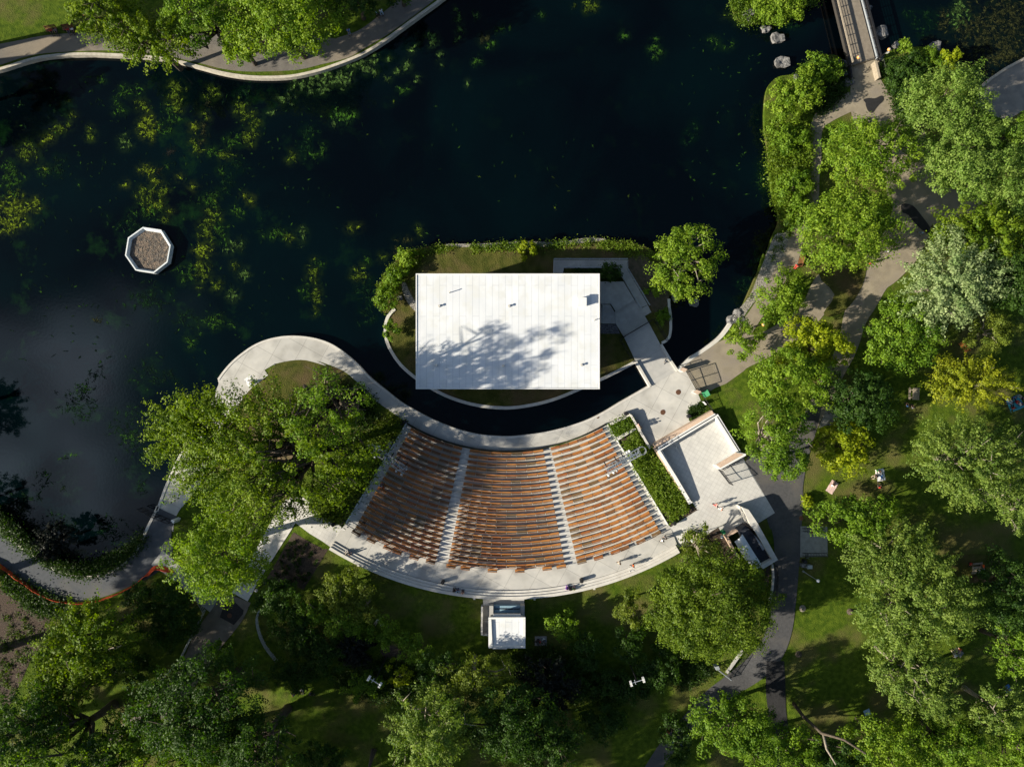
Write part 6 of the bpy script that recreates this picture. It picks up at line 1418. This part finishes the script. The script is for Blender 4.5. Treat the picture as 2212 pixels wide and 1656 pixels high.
PP = [
 ('TL',322,192,'sit',R_(190),'red','black','seated person in dark red on the left half of the first north bench'),('TL',350,190,'sit',R_(190),'grey','black','seated person in grey on the right half of the first north bench'),
 ('TL',430,186,'sit',R_(188),'red','navy','seated person in red on the left half of the second north bench'),('TL',458,184,'sit',R_(188),'white','black','seated person in white on the right half of the second north bench'),
 ('TC',248,78,'floor',R_(200),'sky','black','person in pale blue sitting left at the edge of the north path'),('TC',272,66,'floor',R_(200),'white','sky','person in white sitting right at the edge of the north path'),('TC',335,12,'floor',R_(200),'teal','black','person in teal at the very top edge by the north path'),('TC',65,190,'sit',R_(200),'blue','denim','person in blue half hidden beside the lowest part of the north path'),
 ('MC',2095,865,'walk',R_(150),'white','black','person in a white shirt and black trousers crossing the footbridge'),
 ('D',412,998,'stand',R_(-60),'pink','grey','person in pink standing at the planter wall, left one of the pair'),('D',440,1030,'stand',R_(-60),'black','beige','person in black standing at the planter wall, right one of the pair'),
 ('E',1078,590,'walk',R_(60),'pink','red','person in rose walking over the tiled court, left of the pair'),('E',1140,638,'walk',R_(60),'pink','white','person in pale pink walking over the tiled court, right of the pair'),
 ('E',390,1035,'walk',R_(120),'white','white','person in white near the right end of the rear walkway',2.77),('E',425,1000,'walk',R_(120),'grey','black','person in grey near the right end of the rear walkway',2.77),
 ('BC',1798,357,'walk',R_(100),'grey','beige','person in grey walking on the right half of the rear walkway',2.77),('BC',1885,375,'walk',R_(100),'orange','black','person in orange walking near the rear steps on the right',2.77),
 ('BC',60,297,'sit',R_(20),'beige','white','person in beige sitting left on the rear steps below the left block',2.6),('BC',80,303,'sit',R_(20),'black','denim','person in black sitting beside the one in beige on the left rear steps',2.6),
 ('BC',742,536,'sit',R_(5),'black','black','leftmost of three seated on the rear steps, in black',2.6),('BC',764,540,'sit',R_(5),'sky','navy','middle one of three seated on the rear steps, in pale blue',2.6),('BC',795,549,'sit',R_(355),'pink','black','rightmost of three seated on the rear steps, in pink',2.6),
 ('BC',1460,522,'sit',R_(350),'purple','purple','person all in purple on the rear steps right of the booth',2.6),('BC',1481,527,'sit',R_(350),'black','black','person in black beside the purple one on the rear steps',2.6),('BC',1503,524,'sit',R_(350),'green','pink','person in green at the right of the purple one on the rear steps',2.6),
 ('A',435,895,'sit',R_(-30),'sky','denim','person in pale blue seated at the outer end of the left block'),('A',462,920,'sit',R_(-30),'orange','black','person in orange seated at the outer end of the left block'),('A',218,1365,'sit',R_(-30),'black','black','person in black seated low at the left end of the left block'),
 ('J',450,680,'floor',R_(60),'sky','white','person with reddish hair on the white blanket of the promenade'),
 ('BC',247,728,'lie',R_(150),'white','beige','person in white lying left on the shaded south lawn'),('BC',275,735,'lie',R_(200),'sky','white','person in pale blue lying right on the shaded south lawn'),
 ('BC',1275,848,'floor',R_(180),'black','black','person in black on the left of the blanket behind the booth'),('BC',1312,842,'floor',R_(200),'white','denim','person in white on the right of the blanket behind the booth'),('BC',1290,862,'floor',R_(90),'red','grey','person in red at the front of the blanket behind the booth'),
 ('BL',1886,1165,'floor',R_(90),'sky','black','upper left one of four sitting on the dark lower lawn'),('BL',1922,1166,'floor',R_(180),'white','black','upper middle one of four sitting on the dark lower lawn'),('BL',1870,1200,'floor',R_(30),'navy','black','lower left one of four sitting on the dark lower lawn'),('BL',1970,1190,'floor',R_(250),'grey','black','rightmost one of four sitting on the dark lower lawn'),
 ('TR',1347,1600,'walk',R_(40),'white','grey','person in white walking on the path below the big eastern trees'),('TR',1565,1482,'walk',R_(20),'sky','denim','person in blue beside the long tar patch'),
 ('MR',762,75,'sit',R_(155),'red','red','person in red seated on the bench beside the narrow path'),('MR',1230,62,'stand',R_(20),'red','black','person in dark red at the edge of the eastern tree shadow'),
 ('MR',990,1478,'floor',R_(-40),'white','pink','person in white on the pale pink blanket'),
 ('MR',1268,1418,'floor',R_(120),'black','beige','person in black left of the white lawn blanket'),('MR',1280,1384,'floor',R_(180),'green','white','person in green at the top of the white lawn blanket'),('MR',1298,1412,'lie',R_(190),'white','blue','person in white and blue lying on the white lawn blanket'),('MR',1293,1490,'floor',R_(10),'red','black','single person in red on the shaded lawn below the white blanket'),
 ('MR',1115,598,'walk',R_(10),'white','white','person in white glimpsed between the bright tree and the mid green tree'),
 ('MR',1468,972,'sit',R_(0),'blue','black','person in blue below the shaded picnic table, left one'),('MR',1502,984,'sit',R_(0),'grey','black','person in grey below the shaded picnic table, right one'),
 ('MR',2120,925,'floor',R_(200),'navy','white','navy figure at the upper left of the teal blanket crowd'),('MR',2150,915,'floor',R_(180),'blue','black','blue figure at the top of the teal blanket crowd'),('MR',2190,915,'lie',R_(60),'black','beige','lying figure at the upper right of the teal blanket crowd'),('MR',2130,950,'floor',R_(90),'sky','blue','pale blue figure at the left of the teal blanket crowd'),('MR',2165,945,'floor',R_(250),'red','navy','red figure in the middle of the teal blanket crowd'),('MR',2185,960,'floor',R_(270),'white','navy','white figure at the right of the teal blanket crowd'),('MR',2145,985,'floor',R_(10),'red','black','dark red figure at the bottom of the teal blanket crowd'),
 ('BR',1868,360,'sit',R_(200),'red','black','person in red at the upper left of the sunlit picnic table'),('BR',1952,376,'sit',R_(90),'orange','black','person in orange at the right end of the sunlit picnic table'),('BR',1924,408,'sit',R_(0),'white','denim','person in white at the lower right of the sunlit picnic table'),('BR',1947,402,'sit',R_(40),'sky','black','person in pale blue at the lower right corner of the sunlit picnic table'),
 ('BR',1765,936,'lie',R_(30),'white','beige','person in white lying below the largest pale tree'),('BR',1806,908,'floor',R_(150),'orange','pink','person in orange sitting below the largest pale tree'),
 ('BR',2095,1160,'floor',R_(90),'navy','black','person in navy on the blue blanket near the lower right corner'),('BR',2115,1168,'lie',R_(60),'pink','sky','person in pink lying on the blue blanket near the lower right corner'),
 ('BC',2092,1437,'sit',R_(200),'white','black','person in white on the bench by the lower road'),('BC',2140,1492,'walk',R_(220),'blue','navy','person in blue walking on the lower road'),('BC',2165,1510,'walk',R_(220),'black','beige','person in black walking on the lower road'),('BC',2190,1526,'walk',R_(220),'navy','blue','person in navy walking last on the lower road'),
]
for i, p in enumerate(PP):
    person(*p[:7], p[7], z=(p[8] if len(p) > 8 else None), hair=hair_b if i % 3 == 0 or 'reddish' in p[7] else hair_m)
# dog beside the walker
c = P(*q('BC', 1870, 402), 2.79); dg_ = skinmesh('dog', [(0,0,.34),(0,.22,.36),(0,.36,.46),(0,.48,.45),(0,-.2,.34),(0,-.36,.44),(.07,.2,.2),(.07,.2,.02),(-.07,.22,.2),(-.07,.22,.02),(.07,-.18,.22),(.07,-.24,.14),(.07,-.2,.02),(-.07,-.18,.22),(-.07,-.24,.14),(-.07,-.2,.02),(.05,.36,.54),(-.05,.36,.54)],
   [(0,1),(1,2),(2,3),(0,4),(4,5),(1,6),(6,7),(1,8),(8,9),(4,10),(10,11),(11,12),(4,13),(13,14),(14,15),(2,16),(2,17)], [.10,.115,.07,.035,.085,.02,.045,.025,.045,.025,.05,.03,.022,.05,.03,.022,.015,.015], 1)
o = link('dog', dg_, FAB['white']); o.location = c; o.rotation_euler.z = 1.8; tag(o, 'small white dog beside the walker in orange', 'dog')

# bicycles and racks
def wheel_rack(zn, x0_, y0_, x1_, y1_, label):
    A_, B_ = GP(*q(zn, x0_, y0_), .1), GP(*q(zn, x1_, y1_), .1); t = empty('bike_rack', A_, 0, label, 'bike rack', 'bike racks'); d = B_-A_
    mb = MB(A_); mb.tube([A_ + Vector((0,0,.08)), B_ + Vector((0,0,.08))], .035, 5); mb.tube([A_ + Vector((0,-.45,.08)), B_ + Vector((0,-.45,.08))], .035, 5); mb.build('base_bar', black_m, t)
    for k in range(9):
        p = A_ + d*(k+.5)/9; mb = MB(A_); mb.tube([p, p + Vector((0,0,.75)), p + Vector((0,-.45,.75)), p + Vector((0,-.45,0))], .028, 5); mb.build('hoop', black_m, t)
wheel_rack('BR', 795, 135, 935, 140, 'black bike rack along the top of the pale pad')
wheel_rack('BR', 795, 293, 952, 293, 'black bike rack along the bottom of the pale pad')
def bike(zn, x, y, rot, label, m=black_m):
    c = GP(*q(zn, x, y), .1); t = empty('bicycle', c, rot, label, 'bicycle', 'parked bicycles')
    for s_ in (-.52, .52):
        mb = MB(); mb.tube([(s_ + .33*math.cos(a*math.pi/8), 0, .35 + .33*math.sin(a*math.pi/8)) for a in range(17)], .025, 5)
        for a in range(4): mb.tube([(s_ + .32*math.cos(a*math.pi/4), 0, .35+.32*math.sin(a*math.pi/4)), (s_ - .32*math.cos(a*math.pi/4), 0, .35-.32*math.sin(a*math.pi/4))], .006, 3)
        mb.build('wheel', black_m, t)
    mb = MB(); 
    for a, b in (((-.52,0,.35),(-.1,0,.32)),((-.1,0,.32),(.38,0,.78)),((-.1,0,.32),(-.2,0,.82)),((-.18,0,.78),(.38,0,.80)),((-.52,0,.35),(-.18,0,.78)),((.52,0,.35),(.38,0,.85))): mb.tube([a, b], .022, 5)
    mb.build('frame', m, t)
    mb = MB(); mb.box((-.2,0,.87), (.26,.13,.06)); mb.build('saddle', black_m, t)
    mb = MB(); mb.tube([(.3,-.27,.98),(.38,-.2,.95),(.38,.2,.95),(.3,.27,.98)], .018, 5); mb.build('handlebar', steel, t)
bike('MR', 985, 1010, .3, 'dark bicycle at the top of the small pad beside the road', FAB['grey']); bike('MR', 950, 1088, .9, 'dark bicycle at the bottom of the small pad beside the road', FAB['navy']); bike('MR', 1005, 1075, .6, 'dark bicycle under the dark green tree on the small pad', FAB['black'])
bike('BR', 808, 330, 1.2, 'dark bicycle standing below the bike pad'); bike('BR', 850, 145, 1.5, 'bicycle parked in the upper rack of the pad', FAB['red'])
c = GP(*q('BR', 828, 372), .02)
for dx_, dy_, m_, lb in ((0,0,steel,'pale cabinet below the bike pad'),(-.9,.2,rock_m,'grey stone block below the bike pad')):
    cc_ = c + Vector((dx_, dy_, 0)); mb = MB(cc_); mb.box(cc_ + Vector((0,0,.45)), (.7,.5,.9)); mb.box(cc_ + Vector((0,0,.93)), (.78,.58,.06)); tag(mb.build('utility_cabinet' if m_ is steel else 'stone_block', m_), lb, 'cabinet' if m_ is steel else 'block')
